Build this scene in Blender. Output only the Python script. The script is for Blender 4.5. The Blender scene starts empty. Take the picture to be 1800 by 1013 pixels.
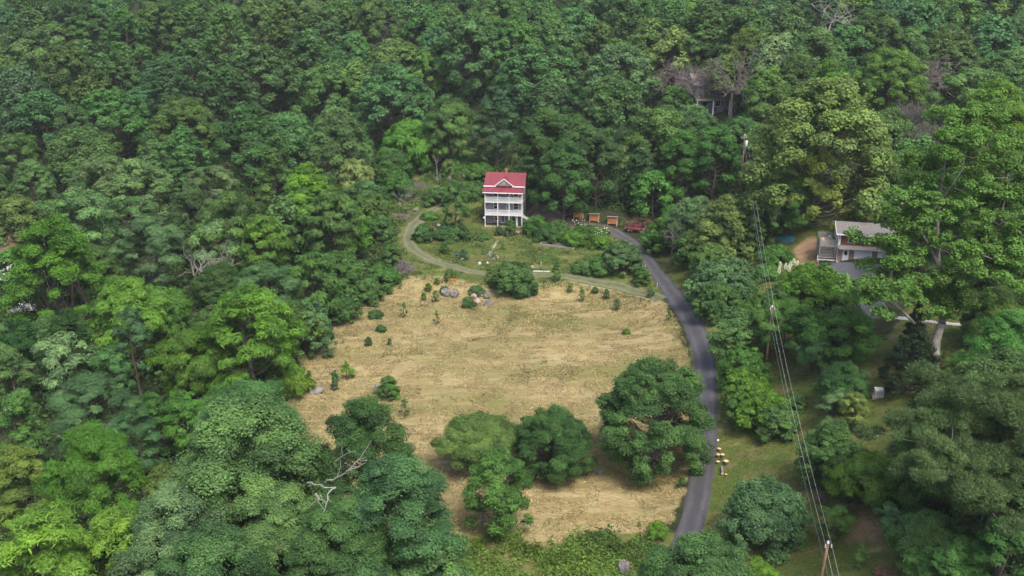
import bpy, math, random
import numpy as np
from mathutils import Vector, Matrix
R = math.radians
scene = bpy.context.scene
COL = scene.collection

# ------------------------------------------------------------------ camera, sky, sun, exposure
CAMZ, PITCH, F = 62.0, 20.0, 1700.0           # focal length in photo pixels (1800 wide)
cam_d = bpy.data.cameras.new('camera'); cam = bpy.data.objects.new('camera', cam_d); COL.objects.link(cam)
cam.location = (0, 0, CAMZ); cam.rotation_euler = (R(90 - PITCH), 0, 0)
cam_d.sensor_width = 36; cam_d.lens = 36 * F / 1800; cam_d.clip_start = .5; cam_d.clip_end = 9000
scene.camera = cam
SUN_EL, SUN_AZ = 58.0, 150.0                    # azimuth measured clockwise from +Y
world = bpy.data.worlds.new('World'); scene.world = world; world.use_nodes = True
wn = world.node_tree; bg = wn.nodes['Background']
sky = wn.nodes.new('ShaderNodeTexSky'); sky.sky_type = 'NISHITA'; sky.sun_disc = False
sky.sun_elevation = R(SUN_EL); sky.sun_rotation = R(SUN_AZ); sky.air_density = 1.0; sky.dust_density = 5.0; sky.ozone_density = 0.6
wn.links.new(sky.outputs[0], bg.inputs[0]); bg.inputs[1].default_value = 0.125
sun_d = bpy.data.lights.new('sun', 'SUN'); sun = bpy.data.objects.new('sun', sun_d); COL.objects.link(sun)
sun_d.energy = 1.6; sun_d.angle = R(18); sun_d.color = (1, .96, .88)
_a, _e = R(SUN_AZ), R(SUN_EL)
_dir = Vector((math.sin(_a) * math.cos(_e), math.cos(_a) * math.cos(_e), math.sin(_e)))
sun.rotation_euler = _dir.to_track_quat('Z', 'Y').to_euler(); sun.location = (0, 0, 300)
scene.view_settings.view_transform = 'Standard'; scene.view_settings.look = 'None'
scene.view_settings.exposure = 1.16; scene.view_settings.gamma = 1
cy = scene.cycles
cy.max_bounces = 5; cy.diffuse_bounces = 3; cy.glossy_bounces = 2; cy.transmission_bounces = 3; cy.volume_bounces = 0

# ------------------------------------------------------------------ small maths
CP, SP = math.cos(R(PITCH)), math.sin(R(PITCH))
def smooth(a, b, x):
    t = np.clip((np.asarray(x, float) - a) / (b - a), 0, 1); return t * t * (3 - 2 * t)
def softplus(x, k=8.0): return np.logaddexp(0, np.asarray(x, float) / k) * k
def ground_fn(x, y):
    x = np.asarray(x, float); y = np.asarray(y, float)
    g = .21 * softplus(y - 222 - 10 * smooth(20, 80, x)) - .205 * softplus(y - 560, 40)
    g = g + 12.0 * smooth(14, 64, x)
    inx = smooth(-46, -30, x) * (1 - smooth(20, 32, x))
    g = g + inx * (1.5 * smooth(165, 173, y) + 1.2 * smooth(197, 204, y))
    g = g + 2.4 * smooth(3.2, 5.2, x) * (1 - smooth(18, 30, x)) * smooth(200, 206, y) * (1 - smooth(220, 232, y))
    g = g + 4.0 * smooth(164, 171, y) * smooth(40, 55, x) * (1 - smooth(100, 140, x))
    g = g + .35 * np.sin(x * .07 + 1) * np.sin(y * .06) + .18 * np.sin(x * .21 + y * .13) + .07 * np.sin(x * .5 - y * .43 + 2)
    return g
def proj(x, y, z):
    dz = z - CAMZ; dep = y * CP - dz * SP; v = y * SP + dz * CP
    dep = np.maximum(dep, 1e-3)
    return 900 + F * x / dep, 506.5 - F * v / dep, dep
_T = np.arange(60, 700, .4)
def at(px, py, h=0.0):
    """photo pixel -> the world point where its view ray is h metres above the ground"""
    a, b = (px - 900) / F, (506.5 - py) / F
    dx, dy, dz = a, CP + b * SP, -SP + b * CP
    X, Y, Z = dx * _T, dy * _T, CAMZ + dz * _T
    k = np.argmax(Z <= ground_fn(X, Y) + h)
    if Z[k] > ground_fn(X[k], Y[k]) + h: k = len(_T) - 1
    lo, hi = _T[max(k - 1, 0)], _T[k]
    for _ in range(12):
        m = (lo + hi) / 2
        if CAMZ + dz * m <= float(ground_fn(dx * m, dy * m)) + h: hi = m
        else: lo = m
    return dx * hi, dy * hi, CAMZ + dz * hi, hi      # hi = depth
def inside(poly, px, py):
    px = np.asarray(px, float); py = np.asarray(py, float); r = np.zeros(px.shape, bool)
    n = len(poly)
    for i in range(n):
        x1, y1 = poly[i]; x2, y2 = poly[(i + 1) % n]
        if y1 == y2: continue
        c = ((y1 > py) != (y2 > py)) & (px < (x2 - x1) * (py - y1) / (y2 - y1) + x1)
        r ^= c
    return r
_hr = np.random.RandomState(5).rand(256, 256)
def vnoise(x, y, s):
    x = np.asarray(x) / s; y = np.asarray(y) / s
    xi = np.floor(x).astype(int); yi = np.floor(y).astype(int); fx = x - xi; fy = y - yi
    fx = fx * fx * (3 - 2 * fx); fy = fy * fy * (3 - 2 * fy)
    g = lambda a, b: _hr[a % 256, b % 256]
    return (g(xi, yi) * (1 - fx) + g(xi + 1, yi) * fx) * (1 - fy) + (g(xi, yi + 1) * (1 - fx) + g(xi + 1, yi + 1) * fx) * fy

# ------------------------------------------------------------------ materials
def nmat(name):
    m = bpy.data.materials.new(name); m.use_nodes = True
    nt = m.node_tree; b = nt.nodes['Principled BSDF']; return m, nt, b
def N(nt, t, **kw):
    n = nt.nodes.new(t)
    for k, v in kw.items(): setattr(n, k, v)
    return n
def ramp(nt, src, stops):
    r = N(nt, 'ShaderNodeValToRGB'); e = r.color_ramp.elements
    while len(e) < len(stops): e.new(.5)
    for i, (p, c) in enumerate(stops): e[i].position = p; e[i].color = (*c, 1)
    nt.links.new(src, r.inputs[0]); return r.outputs[0]
def noise(nt, scale, detail=4, vec=None, rough=.6):
    n = N(nt, 'ShaderNodeTexNoise'); n.inputs['Scale'].default_value = scale
    n.inputs['Detail'].default_value = detail; n.inputs['Roughness'].default_value = rough
    if vec is None:
        tc = N(nt, 'ShaderNodeTexCoord'); vec = tc.outputs['Object']
    nt.links.new(vec, n.inputs['Vector']); return n.outputs['Fac']
def mixc(nt, fac, a, b, mode='MIX'):
    m = N(nt, 'ShaderNodeMix', data_type='RGBA', blend_type=mode)
    for inp, v in ((m.inputs[0], fac), (m.inputs[6], a), (m.inputs[7], b)):
        if hasattr(v, 'is_output'): nt.links.new(v, inp)
        elif isinstance(v, tuple): inp.default_value = (*v, 1)
        else: inp.default_value = v
    return m.outputs[2]
def mth(nt, op, a, b=0.0, clamp=False):
    m = N(nt, 'ShaderNodeMath', operation=op); m.use_clamp = clamp
    for inp, v in ((m.inputs[0], a), (m.inputs[1], b)):
        if hasattr(v, 'is_output'): nt.links.new(v, inp)
        else: inp.default_value = v
    return m.outputs[0]
def bump(nt, b, h, strength, dist):
    n = N(nt, 'ShaderNodeBump'); n.inputs['Strength'].default_value = strength; n.inputs['Distance'].default_value = dist
    nt.links.new(h, n.inputs['Height']); nt.links.new(n.outputs[0], b.inputs['Normal'])
def simple(name, c1, c2=None, scale=3.0, rough=.8, bmp=.0, metal=0, spec=.3):
    m, nt, b = nmat(name)
    c2 = c2 or tuple(x * .8 for x in c1)
    f = noise(nt, scale, 5)
    nt.links.new(ramp(nt, f, [(.35, c2), (.65, c1)]), b.inputs['Base Color'])
    b.inputs['Roughness'].default_value = rough; b.inputs['Metallic'].default_value = metal
    b.inputs['Specular IOR Level'].default_value = spec
    if bmp: bump(nt, b, f, bmp, .05)
    return m
def foliage_mat(name, transl=.3, spec=.18, yshift=(1.32, 1.12, .75)):
    m, nt, b = nmat(name); L = nt.links
    oi = N(nt, 'ShaderNodeObjectInfo')
    t = N(nt, 'ShaderNodeAttribute', attribute_name='tone').outputs['Fac']
    h = N(nt, 'ShaderNodeAttribute', attribute_name='hue').outputs['Fac']
    br = N(nt, 'ShaderNodeCombineXYZ')
    v = mth(nt, 'MULTIPLY_ADD', t, 1.2); v.node.inputs[2].default_value = .42
    for k in range(3): L.new(v, br.inputs[k])
    c = mixc(nt, 1.0, oi.outputs['Color'], br.outputs[0], 'MULTIPLY')
    yel = mixc(nt, 1.0, c, yshift, 'MULTIPLY')
    c = mixc(nt, h, c, yel)
    b.inputs['Roughness'].default_value = .55; b.inputs['Specular IOR Level'].default_value = spec
    L.new(c, b.inputs['Base Color'])
    tr = N(nt, 'ShaderNodeBsdfTranslucent'); L.new(mixc(nt, 1.0, c, (1.5, 1.5, .7), 'MULTIPLY'), tr.inputs[0])
    ms = N(nt, 'ShaderNodeMixShader'); ms.inputs[0].default_value = transl
    L.new(b.outputs[0], ms.inputs[1]); L.new(tr.outputs[0], ms.inputs[2])
    L.new(ms.outputs[0], nt.nodes['Material Output'].inputs['Surface'])
    return m
M = {}
M['leaf'] = foliage_mat('foliage')
M['grass'] = foliage_mat('grass_blades', .1, .1)
M['straw'] = foliage_mat('straw_blades', .05, .1, (.80, .92, .72))
M['bark'] = simple('bark_brown', (.13, .105, .085), (.06, .048, .04), 2.5, .95, .6)
M['bark_pale'] = simple('bark_pale', (.25, .235, .215), (.12, .11, .10), 1.6, .9, .4)
M['bark_grey'] = simple('bark_dead', (.22, .185, .18), (.11, .09, .09), 3, .95, .4)
M['bark_white'] = simple('bark_bleached', (.33, .315, .30), (.18, .17, .16), 3, .9, .3)
M['white'] = simple('white_paint', (.74, .74, .75), (.62, .62, .63), 2, .5)
M['rail'] = simple('weathered_white', (.62, .62, .63), (.5, .5, .51), 5, .7)
M['glass'] = simple('dark_glass', (.02, .022, .028), (.012, .013, .018), 1, .12, spec=.6)
M['brick'] = simple('brick_red', (.36, .15, .09), (.25, .10, .07), 6, .9, .4)
M['wood'] = simple('raw_wood', (.50, .36, .22), (.36, .25, .15), 5, .85, .3)
M['oldwood'] = simple('grey_wood', (.30, .285, .27), (.19, .18, .17), 4, .9, .4)
M['log_end'] = simple('cut_log_face', (.62, .45, .27), (.48, .31, .17), 9, .85)
M['orange_log'] = simple('split_firewood', (.58, .25, .105), (.40, .15, .06), 6, .9, .5)
M['rock'] = simple('grey_boulder', (.23, .22, .21), (.11, .10, .095), 1.6, .95, .9)
M['stone'] = simple('tan_stone', (.36, .30, .235), (.22, .18, .14), 2.5, .95, .8)
M['dark'] = simple('dark_plastic', (.03, .03, .032), None, 3, .6)
M['metal'] = simple('dull_metal', (.35, .36, .37), (.25, .26, .27), 6, .45, metal=.6)
M['red_paint'] = simple('red_car_paint', (.21, .018, .035), (.18, .015, .03), 2, .25, spec=.6)
M['blue'] = simple('blue_plastic', (.03, .06, .45), None, 3, .5)
M['tarp'] = simple('teal_tarp', (.045, .19, .21), (.03, .13, .15), 1.5, .55, .6)
M['flower'] = simple('white_petals', (.75, .75, .60), (.62, .64, .42), 8, .8)
M['oflower'] = simple('orange_petals', (.65, .22, .05), None, 8, .8)
M['wire'] = simple('bright_wire', (.48, .51, .50), (.40, .43, .42), 3, .5)
M['concrete'] = simple('pale_concrete', (.46, .44, .42), (.33, .315, .30), 1.2, .9, .3)
M['pole'] = simple('pole_wood', (.24, .135, .09), (.13, .08, .06), 3, .9, .4)

def siding(name, c1, c2, pitch=.14):
    m, nt, b = nmat(name)
    tc = N(nt, 'ShaderNodeTexCoord'); sx = N(nt, 'ShaderNodeSeparateXYZ'); nt.links.new(tc.outputs['Object'], sx.inputs[0])
    fr = mth(nt, 'FRACT', mth(nt, 'DIVIDE', sx.outputs[2], pitch))
    nt.links.new(ramp(nt, noise(nt, 1.3, 5), [(.3, c2), (.7, c1)]), b.inputs['Base Color'])
    b.inputs['Roughness'].default_value = .7; bump(nt, b, fr, .8, .03); return m
M['siding'] = siding('grey_siding', (.25, .255, .28), (.20, .205, .225))
M['white_siding'] = siding('white_siding', (.66, .67, .68), (.55, .56, .57))
M['red_siding'] = siding('red_brown_siding', (.16, .062, .042), (.12, .045, .033), .2)
M['grey_siding2'] = siding('pale_grey_siding', (.20, .21, .24), (.15, .16, .18), .2)
def roofmat(name, c1, c2, axis=0, pitch=.5):
    m, nt, b = nmat(name)
    tc = N(nt, 'ShaderNodeTexCoord'); sx = N(nt, 'ShaderNodeSeparateXYZ'); nt.links.new(tc.outputs['Object'], sx.inputs[0])
    mp = N(nt, 'ShaderNodeMapping'); mp.inputs['Scale'].default_value = (2.4, .35, .35) if axis == 0 else (1, 1, 1)
    nt.links.new(tc.outputs['Object'], mp.inputs[0])
    f = noise(nt, .9, 6, mp.outputs[0], .65)
    nt.links.new(ramp(nt, f, [(.36, c2), (.56, c1)]), b.inputs['Base Color'])
    b.inputs['Roughness'].default_value = .5; return m
M['red_roof'] = roofmat('red_metal_roof', (.185, .032, .046), (.125, .020, .030))
M['grey_roof'] = simple('grey_shingle', (.17, .16, .158), (.12, .113, .11), 5, .95, .5)
M['brown_roof'] = simple('brown_shingle', (.14, .085, .066), (.10, .06, .048), 2, .95, .4)
def brickmat():
    m, nt, b = nmat('brown_brick_wall')
    tc = N(nt, 'ShaderNodeTexCoord'); mp = N(nt, 'ShaderNodeMapping'); mp.inputs['Rotation'].default_value = (R(90), 0, 0)
    nt.links.new(tc.outputs['Object'], mp.inputs[0])
    bt = N(nt, 'ShaderNodeTexBrick'); bt.inputs['Scale'].default_value = 4
    bt.inputs['Color1'].default_value = (.27, .17, .135, 1); bt.inputs['Color2'].default_value = (.20, .125, .10, 1); bt.inputs['Mortar'].default_value = (.32, .29, .27, 1)
    nt.links.new(mp.outputs[0], bt.inputs[0]); nt.links.new(bt.outputs[0], b.inputs['Base Color']); b.inputs['Roughness'].default_value = .9
    return m
M['brick_wall'] = brickmat()

def asphalt(name, base, streak=True):
    m, nt, b = nmat(name); L = nt.links
    uv = N(nt, 'ShaderNodeUVMap'); sx = N(nt, 'ShaderNodeSeparateXYZ'); L.new(uv.outputs[0], sx.inputs[0])
    f = noise(nt, .35, 6); g = noise(nt, 9, 3)
    c = ramp(nt, f, [(.3, tuple(x * .82 for x in base)), (.7, tuple(x * 1.15 for x in base))])
    if streak:   # two paler worn wheel tracks
        u = mth(nt, 'ADD', sx.outputs[0], mth(nt, 'MULTIPLY', mth(nt, 'SUBTRACT', noise(nt, .25, 3), .5), .25))
        w = mth(nt, 'ABSOLUTE', mth(nt, 'SUBTRACT', mth(nt, 'ABSOLUTE', mth(nt, 'SUBTRACT', u, .5)), .24))
        w = mth(nt, 'SUBTRACT', 1.0, mth(nt, 'MULTIPLY', w, 7), True)
        c = mixc(nt, mth(nt, 'MULTIPLY', w, .6), c, (.115, .11, .122))
    vo = N(nt, 'ShaderNodeTexVoronoi', feature='DISTANCE_TO_EDGE'); vo.inputs['Scale'].default_value = .22
    tcc = N(nt, 'ShaderNodeTexCoord').outputs['Object']; vm = N(nt, 'ShaderNodeVectorMath', operation='ADD'); nz = N(nt, 'ShaderNodeTexNoise'); nz.inputs['Scale'].default_value = .8; L.new(tcc, nz.inputs['Vector'])
    L.new(tcc, vm.inputs[0]); L.new(nz.outputs['Color'], vm.inputs[1]); L.new(vm.outputs[0], vo.inputs['Vector'])
    c = mixc(nt, ramp(nt, vo.outputs['Distance'], [(.004, (.55, .55, .55)), (.012, (0, 0, 0))]), c, (.02, .02, .022))
    c = mixc(nt, ramp(nt, noise(nt, .12, 2), [(.52, (0, 0, 0)), (.55, (.35, .35, .35))]), c, tuple(x * .75 for x in base))
    eu = mth(nt, 'MULTIPLY', mth(nt, 'ABSOLUTE', mth(nt, 'SUBTRACT', sx.outputs[0], .5)), 2)
    ed = mth(nt, 'ADD', eu, mth(nt, 'MULTIPLY', mth(nt, 'SUBTRACT', noise(nt, 1.5, 5), .5), .35))
    c = mixc(nt, ramp(nt, ed, [(.90, (0, 0, 0)), (1.0, (.7, .7, .7))]), c, (.13, .115, .07))
    c = mixc(nt, mth(nt, 'MULTIPLY', g, .35), c, (.04, .04, .045))
    L.new(c, b.inputs['Base Color']); b.inputs['Roughness'].default_value = .85
    bump(nt, b, g, .3, .01); return m
M['asphalt'] = asphalt('asphalt_worn', (.056, .054, .061))
M['asphalt2'] = asphalt('asphalt_apron', (.095, .097, .115), False)

def track_mat():
    m, nt, b = nmat('two_rut_track'); L = nt.links
    uv = N(nt, 'ShaderNodeUVMap'); sx = N(nt, 'ShaderNodeSeparateXYZ'); L.new(uv.outputs[0], sx.inputs[0])
    wob = mth(nt, 'MULTIPLY', mth(nt, 'SUBTRACT', noise(nt, .5, 5), .5), .5)
    u = mth(nt, 'ADD', sx.outputs[0], wob)
    w = mth(nt, 'ABSOLUTE', mth(nt, 'SUBTRACT', mth(nt, 'ABSOLUTE', mth(nt, 'SUBTRACT', u, .5)), .24))
    rut = mth(nt, 'SUBTRACT', 1.0, mth(nt, 'MULTIPLY', w, 6.5), True)
    rut = mth(nt, 'MULTIPLY', rut, .62)
    rut = mth(nt, 'MULTIPLY', rut, mth(nt, 'ADD', mth(nt, 'MULTIPLY', noise(nt, 1.2, 5), 1.2), .15), True)
    gr = ramp(nt, noise(nt, .9, 6), [(.3, (.055, .075, .026)), (.7, (.12, .125, .055))])
    st = ramp(nt, noise(nt, 4, 4), [(.3, (.14, .125, .098)), (.7, (.25, .225, .185))])
    L.new(mixc(nt, rut, gr, st), b.inputs['Base Color']); b.inputs['Roughness'].default_value = .95
    bump(nt, b, noise(nt, 3, 6), .7, .15); return m
M['track'] = track_mat()

def ground_mat():
    m, nt, b = nmat('ground_cover'); L = nt.links
    A = lambda n: N(nt, 'ShaderNodeAttribute', attribute_name=n).outputs['Fac']
    tc = N(nt, 'ShaderNodeTexCoord').outputs['Object']
    mp = N(nt, 'ShaderNodeMapping'); mp.inputs['Scale'].default_value = (.55, 1.0, 1); mp.inputs['Rotation'].default_value = (0, 0, R(14)); L.new(tc, mp.inputs[0])
    st = mp.outputs[0]
    big = noise(nt, .075, 5, st); mid = noise(nt, .5, 6, st, .7); fine = noise(nt, 3.0, 5, st, .7); edge = noise(nt, .35, 6, tc, .65)
    def zone(attr, amp=.9):
        v = mth(nt, 'ADD', A(attr), mth(nt, 'MULTIPLY', mth(nt, 'SUBTRACT', edge, .5), amp))
        mr = N(nt, 'ShaderNodeMapRange', interpolation_type='SMOOTHSTEP'); mr.inputs[1].default_value = .38; mr.inputs[2].default_value = .62
        L.new(v, mr.inputs[0]); return mr.outputs[0]
    floor_ = ramp(nt, mid, [(.35, (.018, .026, .011)), (.65, (.045, .052, .024))])
    grass = ramp(nt, mid, [(.33, (.060, .084, .022)), (.5, (.105, .130, .033)), (.66, (.185, .178, .070))])
    grass = mixc(nt, ramp(nt, noise(nt, .13, 5, tc), [(.45, (0, 0, 0)), (.62, (.8, .8, .8))]), grass, (.062, .096, .022))
    pt = ramp(nt, noise(nt, .28, 7, tc, .7), [(.50, (0, 0, 0)), (.66, (.75, .75, .75))]); grass = mixc(nt, pt, grass, (.175, .140, .070))
    grass = mixc(nt, ramp(nt, noise(nt, 1.8, 4, tc, .7), [(.35, (.55, .55, .55)), (.5, (0, 0, 0))]), grass, (.035, .055, .014))
    straw = ramp(nt, mid, [(.33, (.180, .140, .061)), (.5, (.29, .233, .115)), (.66, (.385, .325, .185))])
    straw = mixc(nt, ramp(nt, fine, [(.35, (.55, .55, .55)), (.55, (0, 0, 0))]), straw, (.17, .128, .058))
    mp2 = N(nt, 'ShaderNodeMapping'); mp2.inputs['Scale'].default_value = (.12, 1.0, 1); mp2.inputs['Rotation'].default_value = (0, 0, R(-12)); L.new(tc, mp2.inputs[0])
    stk = noise(nt, .75, 5, mp2.outputs[0], .6)
    straw = mixc(nt, ramp(nt, stk, [(.52, (0, 0, 0)), (.66, (.5, .5, .5))]), straw, (.40, .33, .18))
    straw = mixc(nt, ramp(nt, stk, [(.34, (.4, .4, .4)), (.47, (0, 0, 0))]), straw, (.16, .13, .05))
    green_in = mth(nt, 'MULTIPLY', mth(nt, 'ADD', big, mth(nt, 'MULTIPLY', mid, .8)), 1.0)
    gm = ramp(nt, green_in, [(.90, (0, 0, 0)), (1.0, (.75, .75, .75))])
    gm2 = N(nt, 'ShaderNodeMapRange'); gm2.inputs[1].default_value = .84; gm2.inputs[2].default_value = 1.04; gm2.inputs[4].default_value = .85
    L.new(green_in, gm2.inputs[0])
    straw = mixc(nt, gm2.outputs[0], straw, (.140, .142, .046))
    soil = ramp(nt, mid, [(.3, (.17, .105, .062)), (.7, (.33, .235, .155))])
    grav = ramp(nt, fine, [(.3, (.060, .048, .045)), (.7, (.13, .10, .095))])
    c = mixc(nt, zone('grass'), floor_, grass)
    c = mixc(nt, zone('straw'), c, straw)
    c = mixc(nt, zone('soil', .8), c, soil)
    c = mixc(nt, zone('gravel', .6), c, grav)
    L.new(c, b.inputs['Base Color']); b.inputs['Roughness'].default_value = .95; b.inputs['Specular IOR Level'].default_value = .1
    bump(nt, b, mth(nt, 'ADD', mid, mth(nt, 'MULTIPLY', fine, .35)), .9, .5)
    return m
M['ground'] = ground_mat()

# ------------------------------------------------------------------ object helpers
def put(o, parent=None, label=None, cat=None, group=None, kind=None):
    COL.objects.link(o)
    if parent is not None: o.parent = parent
    if label: o['label'] = label
    if cat: o['category'] = cat
    if group: o['group'] = group
    if kind: o['kind'] = kind
    return o
def thing(name, loc, label, cat, group=None, rz=0.0, scale=None):
    o = bpy.data.objects.new(name, None); o.empty_display_size = .3
    o.location = loc; o.rotation_euler = (0, 0, rz)
    if scale: o.scale = scale
    return put(o, None, label, cat, group)
class MB:
    def __init__(s): s.v = []; s.f = []
    def box(s, x0, x1, y0, y1, z0, z1):
        n = len(s.v); s.v += [(x0, y0, z0), (x1, y0, z0), (x1, y1, z0), (x0, y1, z0), (x0, y0, z1), (x1, y0, z1), (x1, y1, z1), (x0, y1, z1)]
        s.f += [tuple(n + i for i in q) for q in ((0, 3, 2, 1), (4, 5, 6, 7), (0, 1, 5, 4), (1, 2, 6, 5), (2, 3, 7, 6), (3, 0, 4, 7))]; return s
    def prism(s, pts, d):      # pts: list of 3D points (planar polygon), extruded by vector d
        n = len(s.v); k = len(pts)
        s.v += [tuple(p) for p in pts] + [tuple(p[i] + d[i] for i in range(3)) for p in pts]
        s.f += [tuple(range(n + k - 1, n - 1, -1)), tuple(range(n + k, n + 2 * k))]
        s.f += [(n + i, n + (i + 1) % k, n + k + (i + 1) % k, n + k + i) for i in range(k)]; return s
    def tube(s, pts, rs, n=6, caps=True):
        pts = [Vector(p) for p in pts]; base = len(s.v); m = len(pts); ref = None
        for i, p in enumerate(pts):
            d = (pts[min(i + 1, m - 1)] - pts[max(i - 1, 0)])
            if d.length < 1e-6: d = Vector((0, 0, 1))
            d.normalize()
            if ref is None: ref = Vector((1, 0, 0)) if abs(d.x) < .8 else Vector((0, 1, 0))
            u = (ref - d * ref.dot(d)).normalized(); w = d.cross(u); ref = u
            r = rs[i] if hasattr(rs, '__len__') else rs
            for k in range(n):
                a = 2 * math.pi * k / n; s.v.append(tuple(p + u * (r * math.cos(a)) + w * (r * math.sin(a))))
        for i in range(m - 1):
            for k in range(n):
                s.f.append((base + i * n + k, base + i * n + (k + 1) % n, base + (i + 1) * n + (k + 1) % n, base + (i + 1) * n + k))
        if caps:
            s.f.append(tuple(base + k for k in range(n - 1, -1, -1))); s.f.append(tuple(base + (m - 1) * n + k for k in range(n)))
        return s
    def mesh(s, name, mat, smooth=False):
        me = bpy.data.meshes.new(name); me.from_pydata(s.v, [], s.f); me.materials.append(M[mat] if isinstance(mat, str) else mat)
        if smooth: me.polygons.foreach_set('use_smooth', [True] * len(me.polygons))
        me.update(); return me
    def build(s, name, mat, parent=None, smooth=False, **kw):
        return put(bpy.data.objects.new(name, s.mesh(name, mat, smooth)), parent, **kw)
def np_mesh(name, V, q, mat, tone=None, hue=None):
    """V (n*q,3) vertices, every q consecutive ones a face"""
    n = len(V) // q; me = bpy.data.meshes.new(name)
    me.vertices.add(n * q); me.vertices.foreach_set('co', np.ascontiguousarray(V, np.float32).ravel())
    me.loops.add(n * q); me.loops.foreach_set('vertex_index', np.arange(n * q, dtype=np.int32))
    me.polygons.add(n); me.polygons.foreach_set('loop_start', np.arange(0, n * q, q, dtype=np.int32))
    me.update(calc_edges=True); me.materials.append(M[mat])
    for nm, a in (('tone', tone), ('hue', hue)):
        if a is not None:
            at_ = me.attributes.new(nm, 'FLOAT', 'FACE'); at_.data.foreach_set('value', np.asarray(a, np.float32))
    return me

# ------------------------------------------------------------------ leaves and crowns
def unit(v): return v / np.maximum(np.linalg.norm(v, axis=-1, keepdims=True), 1e-9)
def leaf_quads(rs, P, nrm, ln, wd, along=None, droop=0.0):
    n = len(P); nrm = unit(nrm)
    a = rs.normal(size=(n, 3)) if along is None else along + rs.normal(size=(n, 3)) * .35
    a = unit(a - nrm * np.sum(a * nrm, 1, keepdims=True)); b = np.cross(nrm, a)
    s = (rs.rand(n, 1) * .7 + .65); L = a * ln * s * .5; W_ = b * wd * s * .5
    dr = np.zeros((n, 3)); dr[:, 2] = -droop * ln * s[:, 0]
    k = (rs.rand(n, 1) * .5 - .25)
    V = np.stack([P - L, P + W_ + L * k, P + L + dr, P - W_ + L * k], 1)
    return V.reshape(-1, 3)
KIND = {  # cb crown base, prof radius profile, nl lobes, lr lobe radius, fl squash, npf puffs, pr puff radius, ll/lw leaf length/width, dr droop, rn randomness of leaf tilt
 'oak':      dict(cb=.10, prof=[.68, .96, 1, .84, .38], nl=34, lr=.27, fl=.95, npf=13, pr=.34, ll=1.0, lw=.8, dr=.05, rn=.55),
 'maple':    dict(cb=.08, prof=[.78, .98, 1, .77, .3], nl=36, lr=.25, fl=1.0, npf=13, pr=.34, ll=1.0, lw=.75, dr=.1, rn=.6),
 'poplar':   dict(cb=.10, prof=[.75, .98, .92, .62, .16], nl=32, lr=.25, fl=1.3, npf=13, pr=.30, ll=1.0, lw=.8, dr=.05, rn=.6),
 'walnut':   dict(cb=.16, prof=[.7, .98, 1, .82, .38], nl=32, lr=.26, fl=.9, npf=13, pr=.32, ll=2.2, lw=.55, dr=.4, rn=.5),
 'ailanthus':dict(cb=.25, prof=[.5, .85, 1, .9, .45], nl=26, lr=.27, fl=.6, npf=14, pr=.32, ll=1.9, lw=.5, dr=.22, rn=.5),
 'vine':     dict(cb=.0, prof=[1, .95, .85, .7, .35], nl=26, lr=.28, fl=1.0, npf=13, pr=.36, ll=1.2, lw=.7, dr=.25, rn=.6),
 'sycamore': dict(cb=.04, prof=[.9, 1, .92, .74, .35], nl=40, lr=.20, fl=1.0, npf=14, pr=.36, ll=1.1, lw=.9, dr=.1, rn=.65),
 'tulip':    dict(cb=.2, prof=[.7, 1, .95, .75, .4], nl=30, lr=.21, fl=.8, npf=8, pr=.42, ll=1.1, lw=.95, dr=.05, rn=.5),
 'pine':     dict(cb=.3, prof=[.55, .9, 1, .85, .5], nl=26, lr=.25, fl=.4, npf=10, pr=.36, ll=1.9, lw=.22, dr=-.1, rn=1),
 'cedar':    dict(cb=.02, prof=[1, .92, .7, .42, .06], nl=46, lr=.22, fl=1.2, npf=12, pr=.32, ll=1.5, lw=.4, dr=-.2, rn=.6),
 'shrub':    dict(cb=.0, prof=[.85, 1, .95, .78, .45], nl=28, lr=.29, fl=.9, npf=11, pr=.38, ll=1.1, lw=.65, dr=.1, rn=.65),
 'fieldtree':dict(cb=.03, prof=[.8, 1, 1, .85, .5], nl=66, lr=.22, fl=.9, npf=10, pr=.36, ll=1.1, lw=.65, dr=.15, rn=.7),
 'umbrella': dict(cb=.35, prof=[.9, 1, .95, .75, .4], nl=36, lr=.24, fl=.6, npf=11, pr=.36, ll=1.2, lw=.6, dr=.15, rn=.65),
 'open':     dict(cb=.22, prof=[.5, .85, 1, .9, .5], nl=17, lr=.27, fl=.65, npf=8, pr=.38, ll=1.2, lw=.6, dr=.1, rn=.65),
 'sapling':  dict(cb=.15, prof=[.7, 1, .8, .5, .2], nl=9, lr=.42, fl=1.0, npf=6, pr=.45, ll=1.6, lw=.55, dr=.1, rn=.8),
}
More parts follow.
